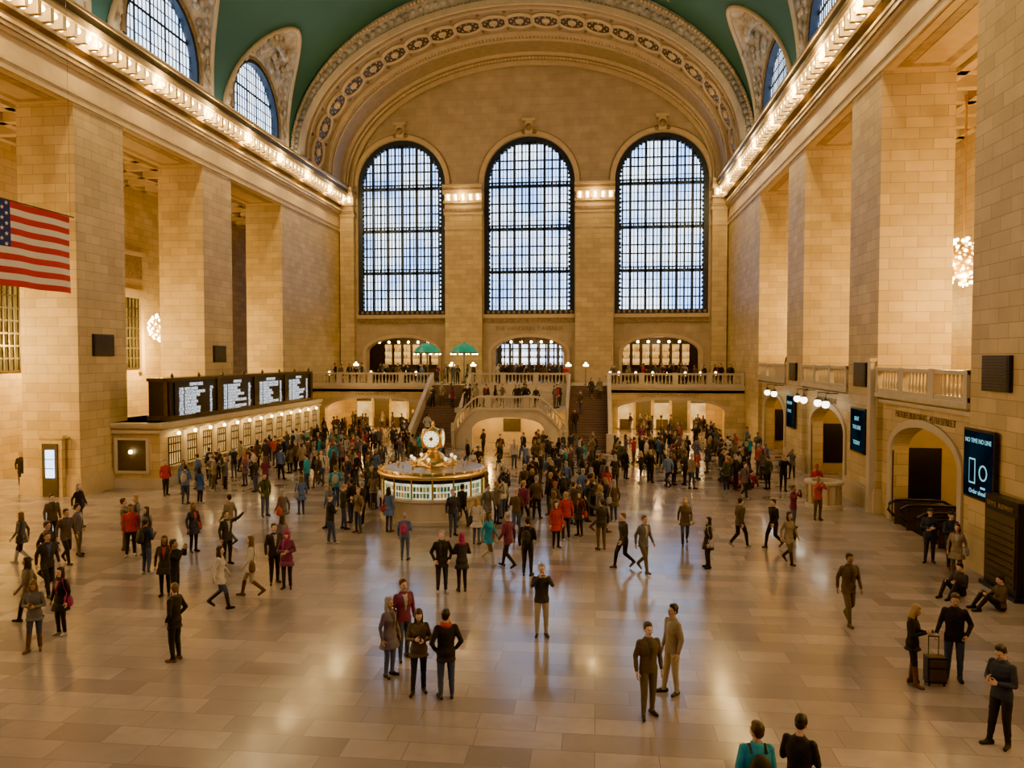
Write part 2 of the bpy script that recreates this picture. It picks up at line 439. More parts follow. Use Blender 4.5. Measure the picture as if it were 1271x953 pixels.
M['soffit'] = mat('coffered_soffit', (0.34, 0.25, 0.14), 0.6, var=0.25, vs=2, bump=0.3)
mb.build('trim_end_arch', ['trim', 'gilt', 'soffit', 'sculpt'])
mb = MB(); nm_ = 21
ts = [pi * i / 600 for i in range(601)]; cum = [0]
for a, b_ in zip(ts[:-1], ts[1:]):
    p, q = ell(BA, BR, a), ell(BA, BR, b_); cum.append(cum[-1] + math.hypot(p[0] - q[0], p[1] - q[1]))
def t_at(f):
    L_ = f * cum[-1]
    for i in range(600):
        if cum[i + 1] >= L_: return ts[i] + (ts[i + 1] - ts[i]) * (L_ - cum[i]) / (cum[i + 1] - cum[i])
    return pi
for i in range(nm_):
    t = t_at((i + 0.5) / nm_)
    x, z = ell(BA - 0.03, BR - 0.03, t); nrm = Vector((cos(t) / BA, 0, sin(t) / BR)).normalized(); tan_ = Vector((-nrm.z, 0, nrm.x))
    Y_ = Vector((0, 1, 0))
    c = Vector((x, 64.2, z)) - nrm * 0.02
    def circ(r, h, n=20): return [c + (tan_ * cos(2 * pi * k / n) + Y_ * sin(2 * pi * k / n)) * r - nrm * h for k in range(n)]
    for R0, R1, hgt in ((1.30, 1.08, 0.2), (0.36, 0.02, 0.22)):
        mb.grid([circ(R0, 0), circ(R0 - 0.05, hgt), circ(R1 + 0.03, hgt), circ(R1, 0.05)], 1, True, close=True)
    mb.add(circ(1.10, 0.06), [tuple(range(20))], 2)
    for k in range(8):
        mb.ball(c + (tan_ * cos(2 * pi * k / 8) + Y_ * sin(2 * pi * k / 8)) * 0.72 - nrm * 0.08, 0.075, 1, 6, 4)
    t2 = t_at((i + 1.0) / nm_); x, z = ell(BA - 0.08, BR - 0.08, t2)
    for yy in (62.6, 64.2, 65.8): mb.ball((x, yy, z), 0.15, 0, 6, 4)
mb.build('ceiling_medallions', ['gilt', 'trim', 'dark_trim'])

# ------------------------------------------------------------------ end walls
WC = [CX - 12.5, CX, CX + 12.5]; WR = 4.35; SILL = 10.9; WSP = 23.5
topf = lambda x: SPR + (BR + 0.2) * sqrt(max(0, 1 - ((x - CX) / (BA + 0.3)) ** 2)) if abs(x - CX) < BA + 0.3 else SPR
P = lambda a, b2, d: (a, YF + d, b2)
ops = [(c - WR, c + WR, SILL, WSP, WR) for c in WC] + [(WC[0] - 3.6, WC[0] + 3.6, 4.4, 7.2, 1.5), (WC[1] - 3.3, WC[1] + 3.3, 4.4, 7.2, 1.6), (WC[2] - 3.6, WC[2] + 3.6, 4.4, 7.2, 1.5)]
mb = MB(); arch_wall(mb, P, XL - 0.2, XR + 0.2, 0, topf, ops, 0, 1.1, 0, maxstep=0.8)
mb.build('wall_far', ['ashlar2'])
P2 = lambda a, b2, d: (a, YN - d, b2)
mb = MB(); arch_wall(mb, P2, XL - 8, XR + 8, 0, lambda x: 37.5, [(c - WR, c + WR, SILL, WSP, WR) for c in WC], 0, 1.1, 0)
mb.build('wall_near', ['ashlar2'])
def big_window(c, y, dr):
    e = MB()
    yg = y + dr * 0.8
    ring = [(c + WR * cos(pi * i / 32), yg, WSP + WR * sin(pi * i / 32)) for i in range(33)] + [(c - WR, yg, SILL), (c + WR, yg, SILL)]
    e.add(ring, [tuple(range(len(ring)))], 0)
    ya, yb = sorted((y + dr * 0.45, y + dr * 0.62)); yc_, yd = sorted((y + dr * 0.32, y + dr * 0.66))
    nb = 24
    for i in range(1, nb):
        x = c - WR + 2 * WR * i / nb; zt = WSP + sqrt(max(0, WR * WR - (x - c) ** 2))
        if i % 4 == 0: e.box(x - 0.12, x + 0.12, yc_, yd, SILL, zt, 1)
        elif i % 2 == 0: e.box(x - 0.08, x + 0.08, ya, yb, SILL, zt, 1)
        else: e.box(x - 0.035, x + 0.035, ya, yb, SILL, zt, 1)
    z = SILL; k = 0; top = WSP + WR
    while z < top - 0.2:
        hw = WR if z < WSP else sqrt(max(0, WR * WR - (z - WSP) ** 2))
        if k % 5 == 0:
            e.box(c - hw, c + hw, yc_, yd, z - 0.14, z + 0.14, 1); e.box(c - hw, c + hw, yc_, yd, z + 0.32, z + 0.42, 1)
            q = c - hw + 0.1
            while q < c + hw - 0.1: e.box(q, q + 0.06, yc_, yc_ + 0.05, z + 0.1, z + 0.36, 1); q += 0.18
        elif k % 5 in (2, 3): e.box(c - hw, c + hw, ya, yb, z - 0.06, z + 0.06, 1)
        else: e.box(c - hw, c + hw, ya, yb, z - 0.025, z + 0.025, 1)
        z += 0.82; k += 1
    PP = lambda a, b2, d: (a, y + dr * d, b2)
    arch_band(e, PP, c, WR - 0.46, WSP, WR - 0.46, 0.46, 0.15, 0.7, 1, legs=WSP - SILL)
    for sgn in (-1, 1):
        z = SILL + 0.4
        while z < WSP: e.ball((c + sgn * (WR - 0.5), y + dr * 0.2, z), 0.13, 1, 6, 4); z += 0.42
    for i in range(1, 30):
        t = pi * i / 30; e.ball((c + (WR - 0.5) * cos(t), y + dr * 0.2, WSP + (WR - 0.5) * sin(t)), 0.13, 1, 6, 4)
    e.box(c - WR, c + WR, min(y, y + dr * 0.7), max(y, y + dr * 0.7), SILL - 0.02, SILL + 0.45, 1)
    x = c - WR + 0.3
    while x < c + WR - 0.2: e.box(x, x + 0.22, min(y - dr * 0.02, y + dr * 0.1), max(y - dr * 0.02, y + dr * 0.1), SILL + 0.1, SILL + 0.36, 3); x += 0.5
    arch_band(e, PP, c, WR + 0.05, WSP, WR + 0.05, 0.42, -0.2, 0.05, 2, legs=0)
    arch_band(e, PP, c, WR + 0.47, WSP, WR + 0.47, 0.12, -0.1, 0.05, 3, legs=0)
    e.box(c - 0.35, c + 0.35, min(y - dr * 0.5, y), max(y - dr * 0.5, y), WSP + WR + 0.1, WSP + WR + 1.3, 2)
    e.box(c - 0.6, c + 0.6, min(y - dr * 0.6, y), max(y - dr * 0.6, y), WSP + WR + 1.3, WSP + WR + 1.55, 2)
    e.ball((c, y - dr * 0.45, WSP + WR + 0.7), 0.36, 3, 8, 6)
    for sg in (-1, 1): e.ball((c + sg * 0.5, y - dr * 0.2, WSP + WR + 0.35), 0.25, 3, 7, 5)
    return e
for i, c in enumerate(WC): big_window(c, YF, 1).build('window_%d' % (i + 1), ['glass_day', 'iron', 'trim', 'gilt'])
for i, c in enumerate(WC): big_window(c, YN, -1).build('window_%d' % (i + 4), ['glass_near', 'iron', 'trim', 'gilt'])

PX = [(XL, WC[0] - WR - 0.1), (WC[0] + WR, WC[1] - WR), (WC[1] + WR, WC[2] - WR), (WC[2] + WR + 0.1, XR)]
for x0, x1 in PX:
    mb = MB()
    a, b2 = x0 + 0.12, x1 - 0.12
    mb.box(a, b2, YF - 0.75, YF + 0.05, 4.4, 20.6, 0)
    mb.box(a - 0.05, b2 + 0.05, YF - 0.85, YF, 4.4, 5.6, 1)
    mb.box(a - 0.04, b2 + 0.04, YF - 0.82, YF, 19.0, 19.25, 1)
    for z0, z1, d, mm in [(20.4, 20.7, 0.10, 1), (20.7, 20.95, 0.2, 2), (21.45, 21.65, 0.35, 1), (22.25, 22.6, 0.7, 1), (22.6, 22.85, 0.8, 2), (22.85, 23.1, 0.9, 1)]:
        mb.box(a - min(d, 0.1), b2 + min(d, 0.1), YF - 0.75 - d, YF, z0, z1, mm)
    mb.box(a, b2, YF - 0.8, YF, 20.9, 22.6, 1)
    n = max(2, int((b2 - a) / 0.62))
    for i in range(n):
        x = a + (b2 - a) * (i + 0.5) / n
        mb.box(x - 0.31, x - 0.2, YF - 1.35, YF - 0.7, 21.65, 22.25, 1)
        mb.ball((x + 0.05, YF - 1.2, 22.08), 0.15, 3, 8, 5); mb.ball((x + 0.05, YF - 1.05, 21.84), 0.12, 3, 8, 5)
    mb.build('pilaster', ['ashlar', 'trim', 'gilt', 'bulb'])
    point('capital_light', ((x0 + x1) / 2, YF - 1.8, 21.9), 150, WARM, 0.12)
mb = MB()
for c in WC:
    mb.box(c - WR - 0.05, c + WR + 0.05, YF - 0.35, YF + 0.1, SILL - 0.35, SILL, 0)
    mb.box(c - WR - 0.05, c + WR + 0.05, YF - 0.2, YF + 0.1, SILL - 0.8, SILL - 0.35, 1)
    P = lambda a, b3, d: (a, YF + d, b3)
    arch_band(mb, P, c, 3.62, 7.2, 1.52, 0.3, -0.15, 0.05, 0, legs=2.8)
mb.build('trim_sill', ['trim', 'gilt'])
textobj('THE VANDERBILT AVENUE', (CX, YF - 0.05, 9.35), 0.55, (pi / 2, 0, 0), 'engraved', 'trim_inscription')

# ------------------------------------------------------------------ restaurant rooms
for c, k in ((WC[0], 0), (WC[1], 1), (WC[2], 2)):
    mb = MB()
    y0, y1 = YF + 1.1, YF + 6
    mb.box(c - 5, c + 5, y1, y1 + 0.2, 4.4, 9.5, 0); mb.box(c - 5.2, c - 5, y0, y1, 4.4, 9.5, 0); mb.box(c + 5, c + 5.2, y0, y1, 4.4, 9.5, 0)
    mb.box(c - 5, c + 5, y0, y1, 9.3, 9.5, 0); mb.box(c - 5, c + 5, y0 - 1.1, y1, 4.2, 4.4, 0)
    for q in range(7):
        x = c - 3 + q
        mb.box(x - 0.35, x + 0.35, y1 - 0.08, y1, 6.0, 8.1, 1 if k != 1 else 4)
        for z in (6.0, 6.7, 7.4): 
            mb.box(x - 0.4, x + 0.4, y1 - 0.35, y1 - 0.05, z - 0.04, z, 2)
            for r in range(5): mb.lathe((x - 0.3 + r * 0.15, y1 - 0.2, z), [(0.04, 0), (0.04, 0.22), (0.015, 0.3), (0.015, 0.38)], 6, random.choice([2, 3, 3]))
        mb.ball((x, y0 + 1.5, 8.3), 0.13, 5, 8, 5)
    mb.box(c - 3.4, c + 3.4, y1 - 1.6, y1 - 1.0, 4.4, 5.5, 2)
    mb.build('restaurant_bar', ['dark_trim', 'warmpanel', 'bronze', 'brass', 'glass_cl', 'bulb'])
    point('restaurant_light', (c, YF + 3.3, 8.2), 160, (1, 0.55, 0.25), 0.4)
mb = MB()
for i in range(9):
    x = WC[1] - 3.2 + 6.4 * i / 8; mb.box(x - 0.06, x + 0.06, YF + 0.3, YF + 0.4, 4.4, 7.2 + 1.55 * sqrt(max(0, 1 - ((x - WC[1]) / 3.3) ** 2)), 0)
for z in (6.8, 7.6): mb.box(WC[1] - 3.2, WC[1] + 3.2, YF + 0.3, YF + 0.4, z - 0.06, z + 0.06, 0)
mb.build('door_balcony', ['bronze'])

# ------------------------------------------------------------------ end balcony
BZ, BY = 4.4, 64.4
mb = MB()
mb.box(XL, XR, BY, YF, BZ - 0.6, BZ, 1)
mb.box(XL, XR, BY - 0.25, BY, BZ - 0.15, BZ, 1); mb.box(XL, XR, BY - 0.15, BY, BZ - 0.35, BZ - 0.15, 1)
Pb = lambda a, b2, d: (a, BY + d, b2)
ops = [(-23.5, -14.6, 0, 2.3, 0.95), (1.6, 10.5, 0, 2.3, 0.95), (-9.1, -3.8, 0, 1.7, 0.7)]
arch_wall(mb, Pb, XL, XR, 0, lambda q: BZ - 0.35, ops, 0, 0.8, 0)
for o in ops[:2]: arch_band(mb, Pb, (o[0] + o[1]) / 2, (o[1] - o[0]) / 2, 2.3, 0.95, 0.22, -0.08, 0.05, 1)
balustrade(mb, (XL + 0.1, BY), (-13.9, BY), BZ, 1.05, m=1); balustrade(mb, (-10.6, BY), (-2.3, BY), BZ, 1.05, m=1); balustrade(mb, (1.0, BY), (XR - 0.1, BY), BZ, 1.05, m=1)
mb.build('balcony', ['ashlar', 'marble'])
textobj('GRAND CENTRAL MARKET', (6.0, BY - 0.02, 3.48), 0.4, (pi / 2, 0, 0), 'engraved', 'trim_inscription')
textobj('TRACKS 100 TO 117', (-19.0, BY - 0.02, 3.48), 0.4, (pi / 2, 0, 0), 'engraved', 'trim_inscription')
mb = MB()
mb.box(XL, XR, YF - 0.6, YF - 0.3, 0, 4, 0)
for x in (XL + 0.2, -13.9, 1.0, XR - 0.4): mb.box(x, x + 0.3, BY + 0.8, YF - 0.5, 0, 3.8, 0)
for x0, x1 in ((-23.4, -14.8), (1.9, 10.3)):
    n = 5; w = (x1 - x0) / n
    for i in range(n):
        a = x0 + i * w
        mb.box(a + 0.15, a + w - 0.15, YF - 0.75, YF - 0.6, 0.1, 2.9, 2 if i % 2 else 1)
        mb.box(a + 0.15, a + w - 0.15, YF - 0.95, YF - 0.7, 2.5, 3.0, 2)
        mb.box(a + 0.3, a + w - 0.3, YF - 1.5, YF - 1.1, 0, 1.0, 3)
        mb.ball((a + w / 2, YF - 3.5, 3.5), 0.16, 4, 8, 5); mb.ball((a + w / 2, BY + 2.2, 3.5), 0.16, 4, 8, 5)
mb.build('shopfront', ['ashlar', 'warmpanel', 'dark_trim', 'bronze', 'bulb'])
for x in (-21, -17, 4, 8): point('passage_light', (x, BY + 4, 3.2), 560, (1, 0.55, 0.13), 0.3)

# grand staircase
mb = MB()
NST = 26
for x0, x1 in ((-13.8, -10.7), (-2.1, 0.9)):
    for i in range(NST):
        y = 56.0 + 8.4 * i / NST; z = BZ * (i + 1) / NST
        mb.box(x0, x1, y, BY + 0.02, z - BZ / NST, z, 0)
def slope_wall(x, w, y0, z0, y1, z1, m):
    mb.hexa([(x - w, y0, 0), (x + w, y0, 0), (x + w, y1, 0), (x - w, y1, 0), (x - w, y0, z0), (x + w, y0, z0), (x + w, y1, z1), (x - w, y1, z1)], m)
for x in (-13.95, 1.05):
    slope_wall(x, 0.15, 55.6, 1.0, BY, BZ + 1.05, 1); mb.box(x - 0.3, x + 0.3, 55.2, 55.8, 0, 1.25, 1)
def bow(x):
    q = (x - CX) / 4.35; return 57.2 - 1.8 * sqrt(max(0, 1 - q * q * 0.97))
def ptop(x):
    q = abs(x - CX) / 4.35; return 3.95 - 2.4 * max(0, (q - 0.5) / 0.5) ** 1.5
N2 = 48; xs = [CX - 4.35 * cos(pi * i / N2) for i in range(N2 + 1)]
def arc(x):
    q = (x - CX) / 2.65
    return 1.55 + 0.85 * sqrt(1 - q * q) if abs(q) < 1 else None
for a, b2 in zip(xs[:-1], xs[1:]):
    m_ = (a + b2) / 2
    if abs(m_ - CX) < 2.65:
        la = arc(a) or 1.55; lb = arc(b2) or 1.55
    else: la = lb = 0
    ya, yb = bow(a), bow(b2)
    rb = lambda x: ptop(x) - 1.0
    mb.hexa([(a, ya, la), (b2, yb, lb), (b2, yb + 0.5, lb), (a, ya + 0.5, la), (a, ya, rb(a)), (b2, yb, rb(b2)), (b2, yb + 0.5, rb(b2)), (a, ya + 0.5, rb(a))], 1)
    for z0, z1, o in ((-1.05, -0.85, 0.12), (-0.14, 0.0, 0.1)):
        mb.hexa([(a, ya - o, ptop(a) + z0), (b2, yb - o, ptop(b2) + z0), (b2, yb + 0.35, ptop(b2) + z0), (a, ya + 0.35, ptop(a) + z0), (a, ya - o, ptop(a) + z1), (b2, yb - o, ptop(b2) + z1), (b2, yb + 0.35, ptop(b2) + z1), (a, ya + 0.35, ptop(a) + z1)], 1)
for i in range(34):
    x = CX - 4.2 + 8.4 * i / 33
    if i % 11 == 0: mb.box(x - 0.2, x + 0.2, bow(x) - 0.08, bow(x) + 0.34, ptop(x) - 1, ptop(x) + 0.04, 1)
    else: mb.lathe((x, bow(x) + 0.12, ptop(x) - 0.86), [(0.05, 0), (0.085, 0.18), (0.045, 0.4), (0.04, 0.58), (0.06, 0.74)], 6, 1)
mb.box(CX - 4.2, CX + 4.2, 57.0, 61.8, 2.6, 2.9, 1)
for i in range(9): mb.box(CX - 4.2, CX + 4.2, 61.8 + 0.29 * i, BY + 0.05, 2.9 + 1.5 * i / 9, 2.9 + 1.5 * (i + 1) / 9, 1)
for x in (-10.65, -2.25):
    slope_wall(x, 0.12, 56.3, 1.3, BY, BZ + 1.0, 1)
mb.box(CX - 4.2, CX + 4.2, 60.5, 60.7, 0, 2.6, 2)
mb.box(CX - 0.9, CX + 0.5, 60.4, 60.5, 0.9, 1.9, 3)
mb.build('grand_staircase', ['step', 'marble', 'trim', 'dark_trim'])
for x in (CX - 1.8, CX + 1.8): point('stair_arch_light', (x, 58.6, 2.35), 200, GOLD, 0.15)

def table_lamp(x, y, z, nm='balcony_lamp'):
    mb = MB(); mb.lathe((x, y, z), [(0.12, 0), (0.12, 0.04), (0.03, 0.08), (0.03, 1.6)], 8, 0)
    for k in range(5):
        a = 2 * pi * k / 5; mb.ball((x + 0.17 * cos(a), y + 0.17 * sin(a), z + 1.68), 0.09, 1, 8, 6); mb.tube([(x, y, z + 1.5), (x + 0.17 * cos(a), y + 0.17 * sin(a), z + 1.6)], 0.02, 5, 0)
    mb.ball((x, y, z + 1.85), 0.1, 1, 8, 6)
    mb.build(nm, ['bronze', 'bulb'])
for x in (-22.3, -12.6, -10.7, -2.4, -0.9): table_lamp(x, 69.5 if x < -20 else 66.2, BZ)
for x in (-15.3, -11.9):
    mb = MB()
    mb.lathe((x, 68.5, BZ), [(0.35, 0), (0.3, 0.1), (0.06, 0.25), (0.06, 2.8)], 10, 1)
    mb.lathe((x, 68.5, BZ + 0.3), [(1.25, 2.5), (1.2, 2.6), (0.95, 2.95), (0.5, 3.25), (0.12, 3.35), (0.02, 3.5)], 16, 0)
    mb.lathe((x, 68.5, BZ + 0.3), [(1.26, 2.42), (1.26, 2.52)], 16, 1)
    for k in range(12): mb.ball((x + 1.2 * cos(k * pi / 6), 68.5 + 1.2 * sin(k * pi / 6), BZ + 2.66), 0.07, 2, 6, 4)
    mb.build('stained_glass_canopy', ['glass_green', 'bronze', 'bulb'])
for k in range(14):
    x = (-24, -22.4, -20.6, -18.8, -17.1, 2.0, 3.4, 4.9, 6.2, 7.6, 9.0, 10.4, -16, 1.2)[k]; y = 67 + (k % 3) * 0.8
    mb = MB(); mb.lathe((x, y, BZ), [(0.25, 0), (0.04, 0.06), (0.04, 0.7), (0.42, 0.72), (0.42, 0.76), (0.01, 0.77)], 12, 0)
    mb.lathe((x, y, BZ + 0.77), [(0.05, 0), (0.015, 0.05), (0.015, 0.2), (0.12, 0.22), (0.07, 0.36), (0.01, 0.37)], 8, 1)
    mb.build('bar_table', ['bronze', 'bulb_soft'])

# ------------------------------------------------------------------ ticket office and departure board
TX, T0, T1, TH = -22.4, 37.2, 60.0, 3.4
mb = MB()
mb.box(-26.2, TX, T0, T1, 0, TH, 0)
mb.box(-26.3, TX + 0.12, T0 - 0.12, T1, 0, 0.5, 1)
mb.box(-26.3, TX + 0.15, T0 - 0.15, T1 + 0.1, TH - 0.55, TH - 0.4, 1); mb.box(-26.3, TX + 0.3, T0 - 0.3, T1 + 0.1, TH - 0.15, TH, 1); mb.box(-26.3, TX + 0.2, T0 - 0.2, T1 + 0.1, TH - 0.28, TH - 0.15, 1)
mb.box(-24.7, -23.1, T0 - 0.06, T0 + 0.02, 0.9, 2.5, 2)
mb.box(-24.85, -22.95, T0 - 0.14, T0, 0.75, 0.9, 1); mb.box(-24.85, -22.95, T0 - 0.14, T0, 2.5, 2.62, 1)
mb.box(-24.85, -24.7, T0 - 0.14, T0, 0.9, 2.5, 1); mb.box(-23.1, -22.95, T0 - 0.14, T0, 0.9, 2.5, 1)
mb.ball((-23.9, T0 - 0.2, 1.9), 0.10, 5, 10, 6)
n = 13
for i in range(n):
    y = T0 + 1.3 + i * 1.68
    mb.box(TX - 0.02, TX + 0.03, y - 0.55, y + 0.55, 1.1, 2.55, 3)
    for q in range(6): mb.box(TX + 0.02, TX + 0.07, y - 0.55 + q * 0.22 - 0.03, y - 0.55 + q * 0.22 + 0.03, 1.1, 2.55, 4)
    for z in (1.1, 1.75, 2.2, 2.55): mb.box(TX + 0.02, TX + 0.08, y - 0.58, y + 0.58, z - 0.04, z + 0.04, 4)
    mb.box(TX, TX + 0.35, y - 0.6, y + 0.6, 1.0, 1.08, 1)
    mb.box(TX, TX + 0.2, y + 0.68, y + 0.98, 0.5, TH - 0.5, 1)
    mb.ball((TX + 0.3, y, 2.75), 0.1, 5, 8, 5)
mb.build('ticket_office', ['ashlar', 'marble', 'dark_trim', 'warmpanel', 'bronze', 'bulb'])
area('ticket_counter_light', (TX + 0.45, 48.5, 2.8), (0, radians(20), 0), 0.15, 21, 260, GOLD)
board = empty('departure_board', (-23, 48, 4.6))
def pb(o): 
    o.parent = board; o.matrix_parent_inverse = Matrix.Translation((23, -48, -4.6)); return o
mb = MB()
mb.box(-23.6, TX + 0.0, 38.2, 58.3, TH + 0.05, 5.6, 0)
mb.box(-23.65, TX + 0.1, 38.1, 58.4, TH + 0.02, TH + 0.25, 1); mb.box(-23.65, TX + 0.1, 38.1, 58.4, 5.5, 5.68, 1)
mb.box(-22.7, -22.5, 38.1, 38.3, TH + 0.2, 5.6, 1)
for i in range(8):
    mb.lathe((-22.5, 38.6 + i * 2.78, 5.65), [(0.05, 0), (0.1, 0.12), (0.02, 0.3)], 8, 1)
for i in range(4):
    y0 = 38.6 + i * 4.95; mb.box(TX, TX + 0.05, y0, y0 + 4.5, TH + 0.3, 5.42, 2)
    for r in range(11):
        if r: mb.box(TX + 0.05, TX + 0.055, y0 + 0.15, y0 + 4.35, TH + 0.34 + r * 0.172, TH + 0.345 + r * 0.172, 1)
    mb.box(TX, TX + 0.12, y0 + 4.5, y0 + 4.95, TH + 0.2, 5.6, 1)
pb(mb.build('board_case', ['black', 'bronze', 'black']))
dest = ['NEW HAVEN', 'STAMFORD', 'POUGHKEEPSIE', 'CROTON-HARMON', 'SOUTHEAST', 'WHITE PLAINS', 'NEW HAVEN', 'WASSAIC', 'NORTH WHITE PLAINS', 'HARLEM', 'STAMFORD']
for i in range(4):
    y0 = 38.6 + i * 4.95
    rows_ = '\n'.join('%2d:%02d  %s' % (random.randint(1, 12), random.randint(0, 59), random.choice(dest)) for _ in range(9))
    pb(textobj(rows_, (TX + 0.07, y0 + 0.35, 4.98), 0.235, (pi / 2, 0, pi / 2), 'text', 'board_rows', align='LEFT', ext=0.004, ls=0.78))
    pb(textobj('%s\n' % ('DEPARTURES' if i % 2 == 0 else 'ARRIVALS'), (TX + 0.07, y0 + 2.2, 5.22), 0.24, (pi / 2, 0, pi / 2), 'text', 'board_heading', ext=0.004))
    pb(textobj('\n'.join('%d' % random.randint(13, 117) for _ in range(9)), (TX + 0.07, y0 + 3.7, 4.98), 0.235, (pi / 2, 0, pi / 2), 'text', 'board_tracks', align='LEFT', ext=0.004, ls=0.78))
mb = MB()
mb.box(-26.9, -25.7, 34.3, 34.55, 0, 2.9, 0); mb.box(-27.0, -25.6, 34.25, 34.55, 2.85, 3.0, 0)
mb.box(-26.7, -25.9, 34.24, 34.32, 0, 2.6, 1); mb.box(-26.5, -26.05, 34.20, 34.25, 0.95, 2.3, 2)
for z in (1.4, 1.85): mb.box(-26.5, -26.05, 34.18, 34.21, z - 0.02, z + 0.02, 1)
mb.build('door_kiosk', ['ashlar', 'dark_trim', 'glass_cl'])

# ------------------------------------------------------------------ right side galleries
GZ = 5.3
for yc in GAPC[2:]:
    h = 4.1
    mb = MB(); Pr = lambda a, b2, d: (XR + d, a, b2)
    arch_wall(mb, Pr, yc - h - 0.05, yc + h + 0.05, 0, lambda q: GZ, [(yc - 3.0, yc + 3.0, 0, 2.9, 1.2)], 0.25, 0.9, 0)
    arch_band(mb, Pr, yc, 3.0, 2.9, 1.2, 0.3, 0.15, 0.3, 1, legs=2.9)
    mb.box(XR + 0.05, XR + 0.9, yc - h - 0.05, yc + h + 0.05, GZ - 0.45, GZ - 0.3, 1); mb.box(XR - 0.12, XR + 0.9, yc - h - 0.05, yc + h + 0.05, GZ - 0.2, GZ, 1)
    mb.box(XR + 0.9, 20, yc - h - 2, yc + h + 2, GZ - 0.4, GZ, 0)
    balustrade(mb, (XR + 0.1, yc - h), (XR + 0.1, yc + h), GZ, 1.05, m=1, posts=2.7)
    mb.build('gallery_balcony', ['ashlar', 'marble'])
    mb = MB()
    mb.box(XR + 5, XR + 5.3, yc - 6, yc + 6, -4, GZ - 0.4, 0)
    mb.box(XR + 4.8, XR + 5.02, yc - 0.9, yc + 0.5, 0.1, 2.7, 1)
    mb.box(XR + 0.9, XR + 5, yc + 4.0, yc + 4.2, -4, GZ - 0.4, 0); mb.box(XR + 0.9, XR + 5, yc - 4.2, yc - 4.0, -4, GZ - 0.4, 0)
    mb.box(XR + 1.2, XR + 2.6, yc + 3.9, yc + 4.02, 0.6, 2.9, 1)
    mb.build('passage', ['trim', 'black'])
    point('passage_light', (XR + 2.8, yc, 4.2), 170, GOLD, 0.25)
textobj('METLIFE BUILDING  45TH STREET', (XR + 0.22, 30.5, 4.35), 0.36, (pi / 2, 0, -pi / 2), 'engraved', 'trim_inscription')
textobj('TRACKS 38 TO 42', (XR + 0.22, 42.6, 4.35), 0.4, (pi / 2, 0, -pi / 2), 'engraved', 'trim_inscription')
mb = MB(); mb.box(XR - 0.25, XR, 34.75, 35.15, 0, 6.6, 0); mb.box(XR - 0.32, XR, 34.68, 35.22, 6.6, 6.75, 0); mb.build('stone_post', ['marble'])
GG = emis('globe_glow', (1, 0.9, 0.7), 7, False)
for yc in (40.2, 41.6, 44.3, 45.7, 51.5, 53.5):
    mb = MB(); x = XR - 0.55
    mb.tube([(XR + 0.2, yc, GZ - 0.35), (x, yc, GZ - 0.35), (x, yc, GZ - 0.6)], 0.03, 6, 0)
    mb.lathe((x, yc, GZ - 0.6), [(0.05, 0), (0.14, -0.08), (0.17, -0.14)], 10, 0); mb.ball((x, yc, GZ - 0.9), 0.2, 1, 12, 8)
    mb.build('globe_lamp', ['bronze', GG])
M['cyan'] = emis('screen_cyan', (0.35, 0.85, 1.0), 0.8, False)
def screen(y0, y1, z0, z1, col, lines, sz, icon=True):
    root = empty('digital_screen', (XR - 0.1, (y0 + y1) / 2, (z0 + z1) / 2))
    inv = Matrix.Translation((-XR + 0.1, -(y0 + y1) / 2, -(z0 + z1) / 2))
    mb = MB(); mb.box(XR - 0.2, XR - 0.12, y0 - 0.08, y1 + 0.08, z0 - 0.08, z1 + 0.08, 0); mb.box(XR - 0.215, XR - 0.2, y0, y1, z0, z1, 1)
    w = (y1 - y0)
    if icon:
        mb.box(XR - 0.225, XR - 0.215, y0 + w * 0.58, y0 + w * 0.80, z0 + 0.4, z0 + 1.2, 2); mb.box(XR - 0.23, XR - 0.225, y0 + w * 0.60, y0 + w * 0.78, z0 + 0.45, z0 + 1.15, 1)
        mb.lathe((XR - 0.216, y0 + w * 0.3, z0 + 0.8), [(0.25, 0), (0.25, -0.01), (0.20, -0.01), (0.20, 0)], 20, 2, axis='x')
        mb.box(XR - 0.225, XR - 0.215, y0 + w * 0.22, y0 + w * 0.38, z0 + 0.3, z0 + 0.36, 2)
    o = mb.build('panel', ['black', emis('screen_glow', col, 1.0, True, (0.9, tuple(c * 0.45 for c in col))), M['cyan']]); o.parent = root; o.matrix_parent_inverse = inv
    for t, yy, zz in lines:
        q = textobj(t, (XR - 0.23, yy, zz), sz, (pi / 2, 0, -pi / 2), 'cyan', 'caption', ext=0.003); q.parent = root; q.matrix_parent_inverse = inv
screen(24.45, 26.2, 2.4, 4.45, (0.003, 0.016, 0.026), [('NO TIME NO LINE', 25.3, 4.1), ('Order ahead', 25.3, 2.5)], 0.2)
screen(35.6, 37.4, 2.5, 4.4, (0.003, 0.018, 0.024), [('BEAT', 36.5, 3.9), ('THE LINE', 36.5, 3.5), ('TODAY', 36.5, 2.8)], 0.26, False)
screen(48.0, 49.6, 2.5, 4.4, (0.003, 0.016, 0.024), [('WELCOME', 48.8, 3.9), ('TO NYC', 48.8, 3.4)], 0.25, False)
for wx, s, y, z in ((XL, 1, 36.5, 7.4), (XL, 1, 48.6, 7.0), (XR, -1, 24.6, 6.3), (XR, -1, 36.6, 6.0), (XR, -1, 48.7, 5.9)):
    mb = MB(); a, b2 = sorted((wx, wx + s * 0.12)); mb.box(a, b2, y - 0.8, y + 0.8, z - 0.55, z + 0.55, 0)
    for k in range(11): 
        xx = sorted((wx + s * 0.12, wx + s * 0.15)); zz = z - 0.47 + k * 0.094; mb.box(xx[0], xx[1], y - 0.72, y + 0.72, zz - 0.02, zz + 0.02, 1)
    mb.build('loudspeaker', ['black', 'bronze'])
root = empty('escalator', (XR, 30.5, 0)); inv = Matrix.Translation((-XR, -30.5, 0))
mb = MB(); XE = XR + 0.9
